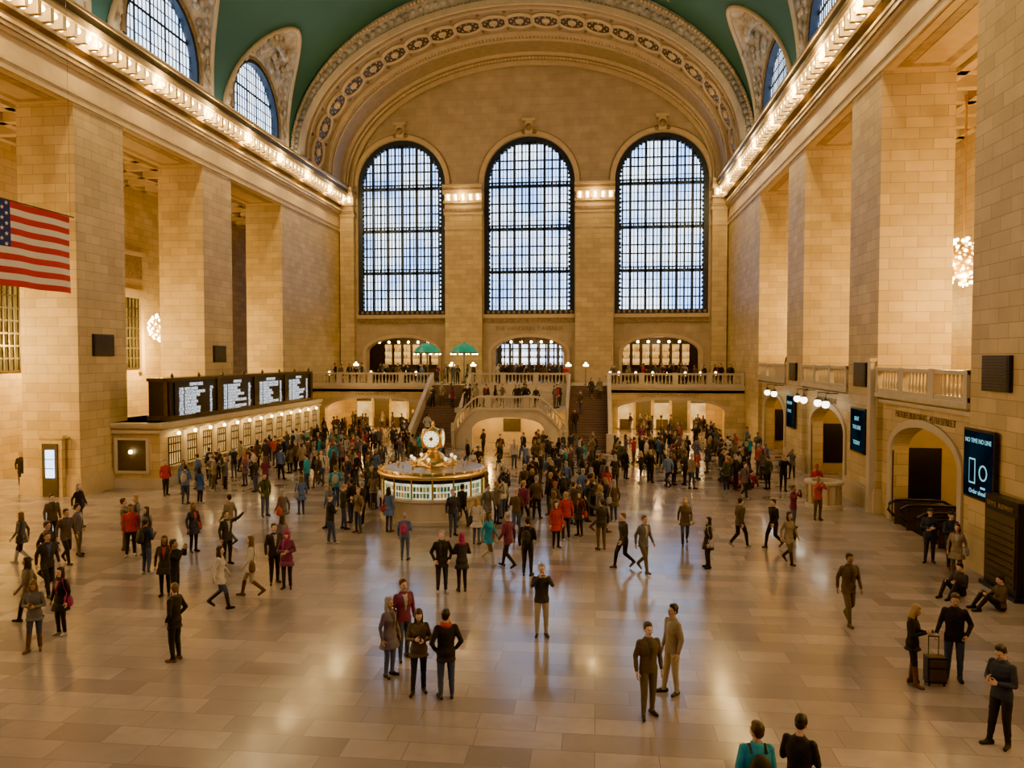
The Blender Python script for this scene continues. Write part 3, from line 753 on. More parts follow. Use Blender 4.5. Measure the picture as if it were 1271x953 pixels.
def ez(x): return -max(0, x - (XE + 0.9)) * 0.6
for y in (28.5, 29.7, 31.3, 32.5):
    pts = [(XE - 0.9, y, 0.35), (XE - 1.15, y, 0.6), (XE - 1.1, y, 0.85), (XE - 0.85, y, 0.98), (XE - 0.4, y, 1.0)] + [(XE + i * 0.5, y, 1.0 + ez(XE + i * 0.5)) for i in range(9)]
    mb.tube(pts, 0.06, 8, 0)
    for i in range(10):
        x = XE - 0.9 + i * 0.5; x2 = x + 0.5
        mb.hexa([(x, y - 0.03, ez(x) - 0.4 if i else 0.0), (x2, y - 0.03, ez(x2) - 0.4), (x2, y + 0.03, ez(x2) - 0.4), (x, y + 0.03, ez(x) - 0.4 if i else 0.0), (x, y - 0.03, 0.92 + ez(x)), (x2, y - 0.03, 0.92 + ez(x2)), (x2, y + 0.03, 0.92 + ez(x2)), (x, y + 0.03, 0.92 + ez(x))], 1)
for y0, y1 in ((28.55, 29.65), (31.35, 32.45)):
    for i in range(11):
        x = XE + 0.2 + i * 0.35; mb.box(x, x + 0.35, y0, y1, ez(x) - 0.4, ez(x) + 0.02, 2)
o = mb.build('handrails_and_steps', ['black', 'dark_trim', 'bronze']); o.parent = root; o.matrix_parent_inverse = inv
mb = MB(); mb.box(11.5, 11.95, 22.3, 24.3, 0, 0.12, 0); mb.box(11.6, 11.93, 22.4, 24.2, 0.12, 2.75, 0); mb.box(11.57, 11.6, 22.5, 24.1, 0.3, 2.3, 1)
for k in range(9): mb.box(11.55, 11.58, 22.6, 24.0, 0.4 + k * 0.2, 0.44 + k * 0.2, 0)
textobj('TAXIS  SUBWAY', (11.55, 23.3, 2.45), 0.2, (pi / 2, 0, -pi / 2), 'engraved', 'trim_lettering')
mb.build('information_totem', ['black', 'dark_trim'])
mb = MB(); mb.lathe((10.3, 35.9, 0), [(0.02, 0), (0.8, 0), (0.8, 0.15), (0.7, 0.2), (0.7, 1.05), (0.85, 1.1), (0.85, 1.2), (0.55, 1.2), (0.55, 0.75), (0.02, 0.75)], 28, 0, sm=False)
for k in range(12): mb.box(10.3 + 0.71 * cos(k * pi / 6) - 0.04, 10.3 + 0.71 * cos(k * pi / 6) + 0.04, 35.9 + 0.71 * sin(k * pi / 6) - 0.04, 35.9 + 0.71 * sin(k * pi / 6) + 0.04, 0.2, 1.05, 1)
mb.build('round_reception_desk', ['marble', 'brass'])

def chandelier(x, y, z, r):
    root = empty('chandelier', (x, y, z)); mb = MB()
    mb.ball((0, 0, 0), r * 0.72, 0, 16, 10)
    mb.tube([(0, 0, r * 0.7), (0, 0, ENT - z)], 0.05, 6, 0); mb.lathe((0, 0, 0), [(0.02, -r * 1.05), (0.12, -r * 0.9), (0.2, -r * 0.7)], 8, 0)
    n = 90
    for i in range(n):
        zz = 1 - 2 * (i + 0.5) / n; a = i * 2.39996; q = sqrt(1 - zz * zz)
        mb.ball((r * 0.95 * q * cos(a), r * 0.95 * q * sin(a), r * 0.95 * zz), 0.085, 1, 6, 4)
    mb.build('body', ['brass', 'bulb'], root)
    l = point('lamp', (0, 0, -r * 1.25), 2900, GOLD, 0.3); l.parent = root
for y in (6.3, 18.4, 30.5, 41.5, 51.5): chandelier(-30.6, y, 8.9, 1.05)
for y in (6.3, 18.4, 29.5, 38.4, 54.0): chandelier(17.2, y, 11.3, 1.15)

# ------------------------------------------------------------------ American flag
FX, FY0, FY1, FZ0, FZ1 = -21.0, 23.4, 28.8, 9.35, 12.4
M['flag_red'] = mat('flag_red', (0.50, 0.02, 0.025), 0.8, var=0.08); M['flag_white'] = mat('flag_white', (0.70, 0.66, 0.60), 0.8, var=0.05); M['flag_blue'] = mat('flag_blue', (0.025, 0.04, 0.18), 0.8, var=0.1)
mb = MB()
def fp(u, v, off=0):
    y = FY0 + (FY1 - FY0) * u; z = FZ0 + (FZ1 - FZ0) * v
    return (FX + 0.10 * sin(u * 16 + v * 1.5) * (1 - v * 0.6) + off, y, z)
nu = 60
for k in range(13):
    v0, v1 = k / 13, (k + 1) / 13; u0 = 0.4 if k >= 6 else 0
    rows = [[fp(u0 + (1 - u0) * i / nu, v0 + (v1 - v0) * j / 3) for i in range(nu + 1)] for j in range(4)]
    mb.grid(rows, 0 if k % 2 == 0 else 1, True)
rows = [[fp(0.4 * i / 24, 6 / 13 + 7 / 13 * j / 12) for i in range(25)] for j in range(13)]; mb.grid(rows, 2, True)
for r in range(9):
    for c in range(6 if r % 2 == 0 else 5):
        uc = 0.4 * ((c + 0.5) / 6 if r % 2 == 0 else (c + 1) / 6); vc = 6 / 13 + 7 / 13 * (r + 0.5) / 9
        for off in (0.012, -0.012):
            pts = []
            for q in range(10):
                rr = (0.085 if q % 2 == 0 else 0.036); a = pi / 2 + q * pi / 5
                pts.append(fp(uc + rr * cos(a) / (FY1 - FY0), vc + rr * sin(a) / (FZ1 - FZ0), off))
            mb.add(pts, [tuple(range(10))], 1)
mb.tube([(FX, FY0 - 0.2, FZ1 + 0.03), (FX, FY1 + 0.2, FZ1 + 0.03)], 0.03, 8, 3)
for y in (FY0, FY1): mb.tube([(FX, y, FZ1), (FX, y, 34.0)], 0.006, 5, 3)
mb.build('american_flag', ['flag_red', 'flag_white', 'flag_blue', 'bronze'])

# ------------------------------------------------------------------ information booth
BX, BYc = -6.95, 32.2; R = 2.2
root = empty('information_booth', (BX, BYc, 0)); 
mb = MB()
mb.lathe((0, 0, 0), [(0.02, 0), (R + 0.08, 0), (R + 0.08, 0.15), (R, 0.18), (R, 0.9), (R + 0.15, 0.95), (R + 0.15, 1.05), (R - 0.05, 1.05)], 32, 0, sm=False)
M['booth_glow'] = emis('booth_glass_glow', (1.0, 0.82, 0.45), 1.3, var=(2.5, (0.35, 0.5, 0.3)))
M['leaf'] = mat('leaflet_green', (0.08, 0.30, 0.16), 0.6); M['leafy'] = mat('leaflet_yellow', (0.7, 0.5, 0.1), 0.6); M['leafb'] = mat('leaflet_blue', (0.1, 0.25, 0.6), 0.6)
M['roof'] = mat('booth_roof_brass', (0.42, 0.28, 0.11), 0.35, 0.8, var=0.3)
mb.lathe((0, 0, 0), [(R - 0.12, 1.05), (R - 0.12, 1.85)], 32, 1, sm=False)
for k in range(16):
    a = 2 * pi * (k + 0.5) / 16; c, s_ = cos(a), sin(a)
    mb.lathe((c * R, s_ * R, 1.05), [(0.05, 0), (0.045, 0.05), (0.045, 0.8), (0.06, 0.84)], 6, 2)
    for q in range(5):
        aa = a + 2 * pi / 16 * (q + 0.7) / 6; cc, ss = cos(aa), sin(aa)
        for zz in (1.1, 1.36):
            cx, cy = cc * (R - 0.06), ss * (R - 0.06); tx, ty = -ss * 0.055, cc * 0.055
            mb.add([(cx - tx, cy - ty, zz), (cx + tx, cy + ty, zz), (cx + tx, cy + ty, zz + 0.2), (cx - tx, cy - ty, zz + 0.2)], [(0, 1, 2, 3)], random.choice([3, 4, 5, 6]))
mb.lathe((0, 0, 1.68), [(R + 0.02, 0), (R + 0.04, 0.2)], 32, 8, sm=False)
mb.lathe((0, 0, -0.15), [(R - 0.1, 1.98), (R + 0.12, 2.0), (R + 0.18, 2.1), (R + 0.1, 2.2), (R - 0.1, 2.26)], 32, 2)
mb.lathe((0, 0, -0.15), [(R - 0.1, 2.26), (R * 0.8, 2.3), (R * 0.4, 2.36), (0.7, 2.4)], 32, 9)
mb.lathe((0, 0, -0.15), [(0.9, 2.38), (0.86, 2.5), (0.68, 2.58), (0.5, 2.66), (0.42, 2.8), (0.3, 2.86), (0.2, 3.0), (0.28, 3.05), (0.14, 3.1)], 24, 2)
for k in range(32):
    a = 2 * pi * k / 32; mb.ball((cos(a) * (R + 0.1), sin(a) * (R + 0.1), 2.1), 0.06, 2, 6, 4)
for k in range(16):
    a = 2 * pi * k / 16; mb.box(cos(a) * 1.5 - 0.02, cos(a) * 1.5 + 0.02, sin(a) * 1.5 - 0.02, sin(a) * 1.5 + 0.02, 2.15, 2.3, 2)
for k in range(8):
    a = 2 * pi * k / 8; mb.lathe((cos(a) * 0.95, sin(a) * 0.95, 2.2), [(0.1, 0), (0.05, 0.08), (0.10, 0.16), (0.06, 0.22), (0.01, 0.25)], 8, 2)
    mb.ball((cos(a) * 0.95, sin(a) * 0.95, 2.52), 0.075, 7, 8, 6)
ZC = 3.32
mb.ball((0, 0, ZC), 0.44, 2, 20, 12)
for k in range(4):
    a = pi / 2 * k - pi / 2; c, s_ = cos(a), sin(a); tx = Vector((-s_, c, 0)); n_ = Vector((c, s_, 0)); o_ = Vector((0, 0, ZC)) + n_ * 0.40
    rows = []
    for rr, d in ((0.40, -0.12), (0.41, 0.03), (0.35, 0.05), (0.34, 0.02)):
        rows.append([o_ + n_ * d + (tx * cos(2 * pi * q / 24) + Vector((0, 0, 1)) * sin(2 * pi * q / 24)) * rr for q in range(24)])
    mb.grid(rows, 2, True, close=True)
    mb.add([o_ + n_ * 0.025 + (tx * cos(2 * pi * q / 24) + Vector((0, 0, 1)) * sin(2 * pi * q / 24)) * 0.34 for q in range(24)], [tuple(range(24))], 7)
    for q in range(12):
        aq = 2 * pi * q / 12; d1 = tx * cos(aq) + Vector((0, 0, 1)) * sin(aq); d2 = tx * -sin(aq) + Vector((0, 0, 1)) * cos(aq); b0_ = o_ + n_ * 0.03
        mb.add([b0_ + d1 * 0.25 - d2 * 0.016, b0_ + d1 * 0.32 - d2 * 0.016, b0_ + d1 * 0.32 + d2 * 0.016, b0_ + d1 * 0.25 + d2 * 0.016], [(0, 1, 2, 3)], 8)
    for aq, ln, w in ((radians(60), 0.18, 0.022), (radians(200), 0.27, 0.016)):
        d1 = tx * cos(aq) + Vector((0, 0, 1)) * sin(aq); d2 = tx * -sin(aq) + Vector((0, 0, 1)) * cos(aq); b0_ = o_ + n_ * 0.035
        mb.add([b0_ - d2 * w, b0_ + d1 * ln, b0_ + d2 * w, b0_ - d1 * 0.04], [(0, 1, 2, 3)], 8)
mb.lathe((0, 0, ZC + 0.4), [(0.18, 0), (0.1, 0.06), (0.05, 0.12), (0.09, 0.18), (0.02, 0.34)], 10, 2)
mb.build('booth_and_clock', ['marble', 'booth_glow', 'brass', 'leaf', 'leafy', 'leafb', 'flag_white', 'dialglow', 'black', 'roof'], root)

# ================================================================== PEOPLE
def mk(v, f):
    me = bpy.data.meshes.new('tmp'); me.from_pydata(v, [], f); me.update(); return me
def remesh(v, f, vox, smooth=3, sf=0.5):
    me = mk(v, f); ob = bpy.data.objects.new('tmp', me); COL.objects.link(ob)
    r = ob.modifiers.new('r', 'REMESH'); r.mode = 'VOXEL'; r.voxel_size = vox; r.adaptivity = 0
    if smooth: s = ob.modifiers.new('s', 'SMOOTH'); s.iterations = smooth; s.factor = sf
    dg = bpy.context.evaluated_depsgraph_get(); ev = ob.evaluated_get(dg); m2 = ev.to_mesh()
    n = len(m2.vertices); co = np.empty(n * 3); m2.vertices.foreach_get('co', co); co = co.reshape(-1, 3)
    fs = [tuple(p.vertices) for p in m2.polygons]
    ev.to_mesh_clear(); bpy.data.objects.remove(ob); bpy.data.meshes.remove(me)
    return co, fs
class Sh:
    def __init__(s): s.v = []; s.f = []
    def loft(s, rings):
        n = len(rings[0]); o = len(s.v)
        for r in rings: s.v += [tuple(p) for p in r]
        for i in range(len(rings) - 1):
            for j in range(n):
                a = o + i * n + j; b_ = o + i * n + (j + 1) % n
                s.f.append((a, b_, b_ + n, a + n))
        for ring, off, rev in ((rings[0], o, True), (rings[-1], o + (len(rings) - 1) * n, False)):
            c = sum((Vector(p) for p in ring), Vector()) / n; ci = len(s.v); s.v.append(tuple(c))
            for j in range(n):
                a, b_ = off + j, off + (j + 1) % n
                s.f.append((b_, a, ci) if rev else (a, b_, ci))
    def cap(s, a, b, ra, rb, n=12, flat=1.0, up=None):
        a, b = Vector(a), Vector(b); d = (b - a); L = d.length; d = d / L if L > 1e-6 else Vector((0, 0, 1))
        u = d.cross(up if up else Vector((0, 1, 0.01)));
        if u.length < 0.1: u = d.cross(Vector((1, 0, 0)))
        u.normalize(); w = u.cross(d)
        rings = []
        for t in (80, 60, 35, 12): rings.append((a - d * ra * sin(radians(t)), ra * cos(radians(t))))
        for k in range(1, 4): rings.append((a + (b - a) * k / 4, ra + (rb - ra) * k / 4))
        for t in (0, 35, 60, 80): rings.append((b + d * rb * sin(radians(t)), rb * cos(radians(t))))
        s.loft([[c + (u * cos(2 * pi * k / n) + w * sin(2 * pi * k / n) * flat) * r for k in range(n)] for c, r in rings])
    def ell(s, c, r, n=14, k=9, rot=None):
        c = Vector(c); rings = []
        for i in range(1, k):
            t = pi * i / k
            ring = []
            for j in range(n):
                p = Vector((r[0] * sin(t) * cos(2 * pi * j / n), r[1] * sin(t) * sin(2 * pi * j / n), -r[2] * cos(t)))
                if rot: p = rot @ p
                ring.append(c + p)
            rings.append(ring)
        s.loft(rings)

def make_hand(curl):
    s = Sh()
    rings = []
    for z, w, t in ((0.02, 0.024, 0.02), (0, 0.027, 0.02), (-0.03, 0.037, 0.018), (-0.06, 0.042, 0.017), (-0.088, 0.040, 0.015), (-0.098, 0.034, 0.011)):
        rings.append([(t * cos(2 * pi * k / 14), w * sin(2 * pi * k / 14), z) for k in range(14)])
    s.loft(rings[::-1])
    for y, L, r in ((-0.030, 0.070, 0.0092), (-0.0105, 0.080, 0.0095), (0.0105, 0.074, 0.0092), (0.030, 0.058, 0.0082)):
        p = Vector((0, y, -0.088)); a = radians(curl * 0.3); sp = y * 2.0
        for q, fr in enumerate((0.45, 0.32, 0.23)):
            d = Vector((sin(a), sp * 0.35, -cos(a))).normalized(); e = p + d * L * fr
            s.cap(p, e, r * (1 - 0.08 * q), r * (0.92 - 0.08 * q), 8); p = e; a += radians(curl)
    p = Vector((0.008, -0.026, -0.025)); 
    for q, (L, d) in enumerate(((0.042, Vector((0.35, -0.75, -0.6))), (0.032, Vector((0.35, -0.4, -0.9))), (0.025, Vector((0.3, -0.1, -1))))):
        e = p + d.normalized() * L; s.cap(p, e, 0.0125 - q * 0.0015, 0.011 - q * 0.0015, 8); p = e
    return remesh(s.v, s.f, 0.0045, 1)
HANDS = {'relaxed': make_hand(18), 'grip': make_hand(58)}

SK = {'top': 0, 'bottom': 1, 'shoe': 2, 'skin': 3, 'hair': 4, 'acc': 5, 'dark': 6}
def human(name, arms, legs, hem=0.86, flare=0.0, female=False, hair='short', headpitch=0, headyaw=0, drop=0.0, lean=0.0, bag=None, prop=None, scarf=False, boots=False, hands=('relaxed', 'relaxed'), handdir=None, open_=False):
    sh = Sh(); prims = []
    D = Vector((0, 0, -drop))
    W = 0.90 if female else 1.0
    prof = [(0.84, .150, .108, 0), (0.93, .168, .118, .005), (1.03, .148, .104, 0), (1.14, .150, .108, -.003), (1.26, .172, .122, -.006), (1.34, .180, .120, -.002), (1.41, .168, .098, .004), (1.455, .110, .075, .010), (1.49, .066, .062, .010)]
    if female: prof = [(0.84, .158, .112, 0), (0.93, .172, .120, .006), (1.03, .138, .100, 0), (1.12, .132, .100, -.004), (1.26, .152, .124, -.014), (1.34, .160, .112, -.004), (1.41, .150, .090, .004), (1.455, .098, .070, .010), (1.49, .060, .056, .010)]
    ease = 1.10
    if hem < 0.84:
        ext = []
        z = hem
        while z < 0.83:
            f = (0.84 - z) / (0.84 - hem + 1e-6); ext.append((z, prof[0][1] + 0.02 + flare * f, prof[0][2] + 0.025 + flare * f, 0)); z += 0.08
        prof = ext + prof
    def tor(z):
        z = max(prof[0][0], min(prof[-1][0], z))
        for p, q in zip(prof[:-1], prof[1:]):
            if p[0] <= z <= q[0]:
                t = (z - p[0]) / (q[0] - p[0]); return [p[i] + (q[i] - p[i]) * t for i in range(4)]
        return prof[-1]
    def T(p):
        p = Vector(p)
        if lean: 
            q = p - Vector((0, 0, 0.92)); 
            if q.z > 0: p = Vector((0, 0, 0.92)) + Matrix.Rotation(lean, 3, 'X') @ q
        return p + D
    n = 20; rings = []
    zs = sorted(set([p[0] for p in prof] + [prof[0][0] + (prof[-1][0] - prof[0][0]) * i / 16 for i in range(17)]))
    for z in zs:
        _, rx, ry, oy = tor(z)
        e = ease if z < 1.43 else 1.05
        rings.append([T((rx * e * cos(2 * pi * k / n), oy + ry * e * sin(2 * pi * k / n), z)) for k in range(n)])
    sh.loft(rings)
    SX = 0.172 * W
    for sd, sg in (('R', -1), ('L', 1)):
        el, wr = Vector(arms[sd][0]), Vector(arms[sd][1]); s0 = Vector((sg * SX, 0.004, 1.405))
        s0, el, wr = T(s0), T(el), T(wr)
        wrs = el + (wr - el) * 0.95
        for a, b_, ra, rb in ((s0, el, .064 * W, .052 * W), (el, wrs, .051 * W, .038 * W)):
            sh.cap(a, b_, ra, rb); prims.append(('top', a, b_, ra, rb))
        hip, kn, an, td = [Vector(q) for q in legs[sd]]
        hr = 0.098 if not female else 0.094
        sh.cap(hip, kn, hr, .066 * W + .004); prims.append(('bottom', hip, kn, hr, .068))
        sh.cap(kn, an + Vector((0, 0, 0.02)), .066 * W + .004, .047 if not boots else .052); prims.append(('bottom', kn, an, .068, .05))
        if boots: prims.append(('shoe', kn + (an - kn) * 0.25, an, .085, .07))
        td = td.normalized(); toe = an + td * 0.155; heel = an - td * 0.055
        up = Vector((0, 0, 1))
        sh.cap(Vector((heel.x, heel.y, heel.z - 0.042)), Vector((toe.x, toe.y, toe.z - 0.05)), .038, .032, flat=1.25, up=up)
        sh.cap(an, Vector((an.x, an.y, an.z)) + td * 0.06 - Vector((0, 0, 0.03)), .042, .036)
        prims.append(('shoe', Vector((heel.x, heel.y, heel.z - 0.045)), Vector((toe.x, toe.y, toe.z - 0.05)), .042, .036))
        if drop: prims.append(('bottom', hip, hip + Vector((0, 0, 0.01)), .12, .12))
    co, fs = remesh(sh.v, sh.f, 0.013, 4)
    for i in range(len(co)):
        p = Vector(co[i]); nn = mnoise.noise(Vector((p.x * 9, p.y * 9, p.z * 16 + 7))) * 0.007 + mnoise.noise(Vector((p.x * 22, p.y * 22, p.z * 30))) * 0.003
        r = Vector((p.x, p.y, 0)); 
        co[i] = p + (r.normalized() if r.length > 1e-3 else r) * nn
    minz = co[:, 2].min() 
    F = np.array([co[list(f)].mean(axis=0) for f in fs])
    best = np.full(len(F), 9.0); lab = np.zeros(len(F), int); armd = np.full(len(F), 9.0)
    for tag, a, b_, ra, rb in prims:
        a_, b__ = np.array(a), np.array(b_); d = b__ - a_; t = np.clip(((F - a_) @ d) / max(1e-9, d @ d), 0, 1)
        dist = np.linalg.norm(F - (a_ + t[:, None] * d), axis=1) - (ra + (rb - ra) * t)
        if tag == 'top': armd = np.minimum(armd, dist)
        k = dist < best; best[k] = dist[k]; lab[k] = SK[tag]
    Q = F - np.array(D)
    if lean:
        R_ = np.array(Matrix.Rotation(-lean, 3, 'X')); q = Q - np.array([0, 0, 0.92]); up_ = q[:, 2] > 0; q2 = q @ R_.T; Q = np.where(up_[:, None], q2, q) + np.array([0, 0, 0.92])
    tv = np.array([tor(z)[1:] for z in Q[:, 2]])
    e = np.sqrt((Q[:, 0] / (tv[:, 0] * 1.1)) ** 2 + ((Q[:, 1] - tv[:, 2]) / (tv[:, 1] * 1.1)) ** 2) - 1
    dt = e * np.minimum(tv[:, 0], tv[:, 1])
    hz = prof[0][0] if hem < 0.84 else hem
    intor = (dt < 0.045) & (Q[:, 2] > hz - 0.02)
    if drop: intor = intor & (Q[:, 2] > 0.93)
    k = intor & ((dt < best) | (lab == 1)); lab[k] = 0
    if open_:
        k = (lab == 0) & (Q[:, 1] < -0.04) & (np.abs(Q[:, 0]) < 0.010 + 0.045 * np.clip((Q[:, 2] - 1.1) / 0.35, 0, 1)) & (armd > 0.03) & (Q[:, 2] > 1.08); lab[k] = 5
    V = [tuple(p) for p in co]; FS = list(fs); ML = lab.tolist()
    def addm(vc, f, m):
        o = len(V); V.extend(tuple(p) for p in vc); FS.extend(tuple(i + o for i in q) for q in f); ML.extend([m] * len(f) if isinstance(m, int) else m)
    HP = Matrix.Translation(T((0, 0.005, 1.50))) @ Matrix.Rotation(headyaw, 4, 'Z') @ Matrix.Rotation(headpitch + lean, 4, 'X') @ Matrix.Translation((0, -0.005, -1.50))
    hs = Sh()
    hs.ell((0, 0.012, 1.662), (.075, .094, .098)); hs.ell((0, -0.018, 1.612), (.063, .072, .090)); hs.cap((0, -0.060, 1.548), (0, -0.045, 1.56), .026, .03)
    hs.cap((0, -0.088, 1.645), (0, -0.104, 1.612), .009, .0145); hs.cap((-0.03, -0.078, 1.665), (0.03, -0.078, 1.665), .012, .012)
    for sg in (-1, 1): hs.ell((sg * .076, 0.008, 1.625), (.010, .02, .031)); hs.cap((sg * .035, -0.062, 1.608), (sg * .03, -.05, 1.58), .022, .02)
    hs.cap((0, 0.014, 1.44), (0, 0.008, 1.57), .056 * W, .052 * W)
    hc, hf = remesh(hs.v, hs.f, 0.008, 2)
    tr = lambda arr: [HP @ Vector(p) for p in arr]
    addm(tr(hc), hf, 3)
    fm = MB()
    for sg in (-1, 1): fm.ball((sg * .029, -0.0865, 1.642), 0.0085, 0, 8, 6)
    fm.lathe((0, -0.083, 1.572), [(0.001, -0.008), (0.02, -0.003), (0.02, 0.003), (0.001, 0.008)], 10, 0)
    addm(tr(fm.v), fm.f, 6)
    rs = Sh()
    hm = 4
    if hair == 'hat':
        rs.ell((0, 0.012, 1.705), (.090, .108, .088)); rs.cap((-0.0, -0.02, 1.685), (0, 0.03, 1.68), .088, .088); hm = 5
    elif hair == 'cap':
        rs.ell((0, 0.012, 1.71), (.086, .104, .075)); rs.ell((0, -0.115, 1.695), (.062, .06, .010)); hm = 5
    else:
        rs.ell((0, 0.030, 1.690), (.085, .095, .092)); rs.ell((0, 0.010, 1.735), (.070, .085, .045)); rs.ell((0, .055, 1.63), (.074, .055, .075))
        for sg in (-1, 1): rs.ell((sg * .072, 0.018, 1.672), (.014, .045, .045))
    if hair in ('long', 'hat') and female:
        rs.ell((0, 0.062, 1.55), (.085, .052, .17))
        for sg in (-1, 1): rs.ell((sg * .074, 0.012, 1.56), (.022, .045, .135)); rs.ell((sg * .07, -0.02, 1.47), (.024, .04, .08))
    if hair == 'bun': rs.ell((0, .125, 1.70), (.045, .045, .045))
    rc, rf = remesh(rs.v, rs.f, 0.009, 2)
    addm(tr(rc), rf, hm)
    rr_ = .082 if scarf else .070
    nn = 16; cs_m = MB()
    cs_m.lathe((0, 0.008, 1.44), [(rr_ + .02, -0.02), (rr_ + .018, 0.03), (rr_ - .004, 0.065), (rr_ - .02, 0.05), (rr_ - 0.02, 0.0)] if not scarf else [(rr_, -0.03), (rr_ + .035, 0.0), (rr_ + .03, 0.05), (rr_, 0.08), (rr_ - .02, 0.05)], nn, 0)
    addm([T(p) for p in cs_m.v], cs_m.f, 5 if scarf else 0)
    if scarf:
        cm = MB(); cm.tube([(-.04, -.10, 1.46), (-.06, -.135, 1.36), (-.06, -.14, 1.22), (-.06, -.135, 1.10)], [.03, .035, .035, .03], 8); addm([T(p) for p in cm.v], cm.f, 5)
    for idx, (sd, sg) in enumerate((('R', -1), ('L', 1))):
        el, wr = T(arms[sd][0]), T(arms[sd][1]); d = (wr - el).normalized()
        if handdir and handdir[idx]: d = Vector(handdir[idx]).normalized()
        pn = Vector((-sg, 0, 0)); 
        if abs(d.x) > 0.6: pn = Vector((0, 1, 0))
        pn = (pn - d * pn.dot(d)).normalized(); Z = -d; X = pn; Y = Z.cross(X)
        flip = False
        th_ = Vector((0, -1, 0.6))
        if (-Y).dot(th_) < 0: Y = -Y; flip = True
        R_ = Matrix((X, Y, Z)).transposed(); sc = 0.9 if female else 1.0
        hc, hf = HANDS[hands[idx]]
        hf2 = [tuple(reversed(q)) for q in hf] if flip else hf
        addm([wr + R_ @ (Vector(p) * sc) for p in hc], hf2, 3)
        if prop and prop[idx]:
            c = wr + d * 0.10 + pn * 0.028; pm = MB()
            if prop[idx] == 'phone': pm.box(-0.005, 0.005, -0.036, 0.036, -0.075, 0.065, 0)
            if prop[idx] == 'camera': pm.box(-0.035, 0.035, -0.06, 0.06, -0.045, 0.04, 0); pm.lathe((0, 0, 0), [(0.03, 0.0), (0.032, 0.1), (0.02, 0.1)], 10, 0, axis='x')
            R2 = Matrix((pn, d.cross(pn), d)).transposed()
            addm([c + R2 @ Vector(p) for p in pm.v], pm.f, 6)
    if bag == 'shoulder':
        bs = Sh(); bs.cap((.235 * W, .03, .98), (.235 * W, .03, .84), .085, .10, flat=1.5, up=Vector((1, 0, 0))); bc, bf = remesh(bs.v, bs.f, 0.016, 2); addm([T(p) for p in bc], bf, 5)
        bm = MB(); bm.tube([(.25 * W, .03, 1.05), (.215 * W, -.06, 1.25), (.15 * W, -.06, 1.46), (.10 * W, .02, 1.49), (.16 * W, .10, 1.44), (.22 * W, .11, 1.25), (.25 * W, .06, 1.05)], .012, 6); addm([T(p) for p in bm.v], bm.f, 5)
    if bag == 'backpack':
        bs = Sh(); bs.ell((0, .20, 1.20), (.15, .10, .23)); bs.ell((0, .27, 1.12), (.11, .06, .12)); bc, bf = remesh(bs.v, bs.f, 0.016, 2); addm([T(p) for p in bc], bf, 5)
        for sg in (-1, 1):
            bm = MB(); bm.tube([(sg * .10, .13, 1.40), (sg * .105, .03, 1.475), (sg * .11, -.09, 1.40), (sg * .13, -.135, 1.25), (sg * .16, -.06, 1.10), (sg * .13, .12, 1.05)], .018, 6); addm([T(p) for p in bm.v], bm.f, 5)
    me = bpy.data.meshes.new(name); me.from_pydata([(p[0], p[1], p[2] - minz) for p in V], [], FS)
    me.polygons.foreach_set('material_index', ML); me.polygons.foreach_set('use_smooth', [True] * len(FS))
    for _ in range(7): me.materials.append(None)
    me.update(); return me

def pal(name, cols, rough=0.8):
    return [mat('%s_%d' % (name, i), c, rough, var=0.15, vs=6) for i, c in enumerate(cols)]
TOPS = pal('cloth', [(.012, .012, .015), (.03, .03, .035), (.02, .03, .06), (.08, .06, .045), (.16, .13, .10), (.10, .10, .11), (.45, .42, .38), (.35, .02, .025), (.02, .26, .38), (.08, .13, .28), (.13, .03, .08), (.12, .10, .14), (.05, .065, .04), (.40, .06, .05), (.04, .10, .25), (.22, .17, .12)])
BOTS = pal('trouser', [(.015, .015, .02), (.04, .06, .12), (.02, .025, .05), (.10, .08, .06), (.30, .24, .16), (.07, .10, .17)])
SHOES = pal('shoe', [(.015, .012, .01), (.10, .05, .02), (.35, .33, .30)], 0.5)
SKINS = pal('skin', [(.55, .34, .24), (.46, .28, .18), (.28, .15, .09), (.60, .40, .30)], 0.5)
HAIRS = pal('hair', [(.012, .009, .007), (.05, .028, .014), (.12, .07, .03), (.30, .20, .09), (.25, .24, .23)], 0.5)
ACCS = pal('accessory', [(.02, .02, .02), (.10, .05, .03), (.35, .03, .03), (.04, .06, .15), (.25, .02, .12), (.30, .28, .25)], 0.6)
DARK = mat('eyes_and_lips', (.06, .03, .025), 0.3)

def legs_std(w=0.10, f=0):
    return {'R': ((-.092, 0, .90), (-w - .005, -.018, .50), (-w - .012, .02, .085), (-.25, -1, 0)), 'L': ((.092, 0, .90), (w + .005, -.018, .50), (w + .012, .02, .085), (.25, -1, 0))}
LEG_SHIFT = {'R': ((-.092, 0, .90), (-.10, -.06, .50), (-.13, -.10, .085), (-.35, -1, 0)), 'L': ((.092, 0, .90), (.095, -.005, .49), (.10, .04, .085), (.3, -1, 0))}
LEG_WALK = {'R': ((-.09, -.01, .90), (-.10, -.20, .52), (-.095, -.27, .09), (0, -1, .12)), 'L': ((.09, .01, .90), (.095, -.01, .49), (.095, .31, .20), (0, -.75, -.55))}
A_DOWN = {'R': ((-.245, .035, 1.13), (-.25, -.045, .885)), 'L': ((.245, .035, 1.13), (.25, -.045, .885))}
A_POCK = {'R': ((-.29, .08, 1.14), (-.205, -.07, .95)), 'L': ((.29, .08, 1.14), (.205, -.07, .95))}
A_PHONE = {'R': ((-.235, -.03, 1.13), (-.075, -.27, 1.20)), 'L': ((.235, -.03, 1.13), (.09, -.25, 1.16))}
A_CAM = {'R': ((-.24, -.20, 1.30), (-.09, -.27, 1.52)), 'L': ((.24, -.20, 1.30), (.09, -.27, 1.52))}
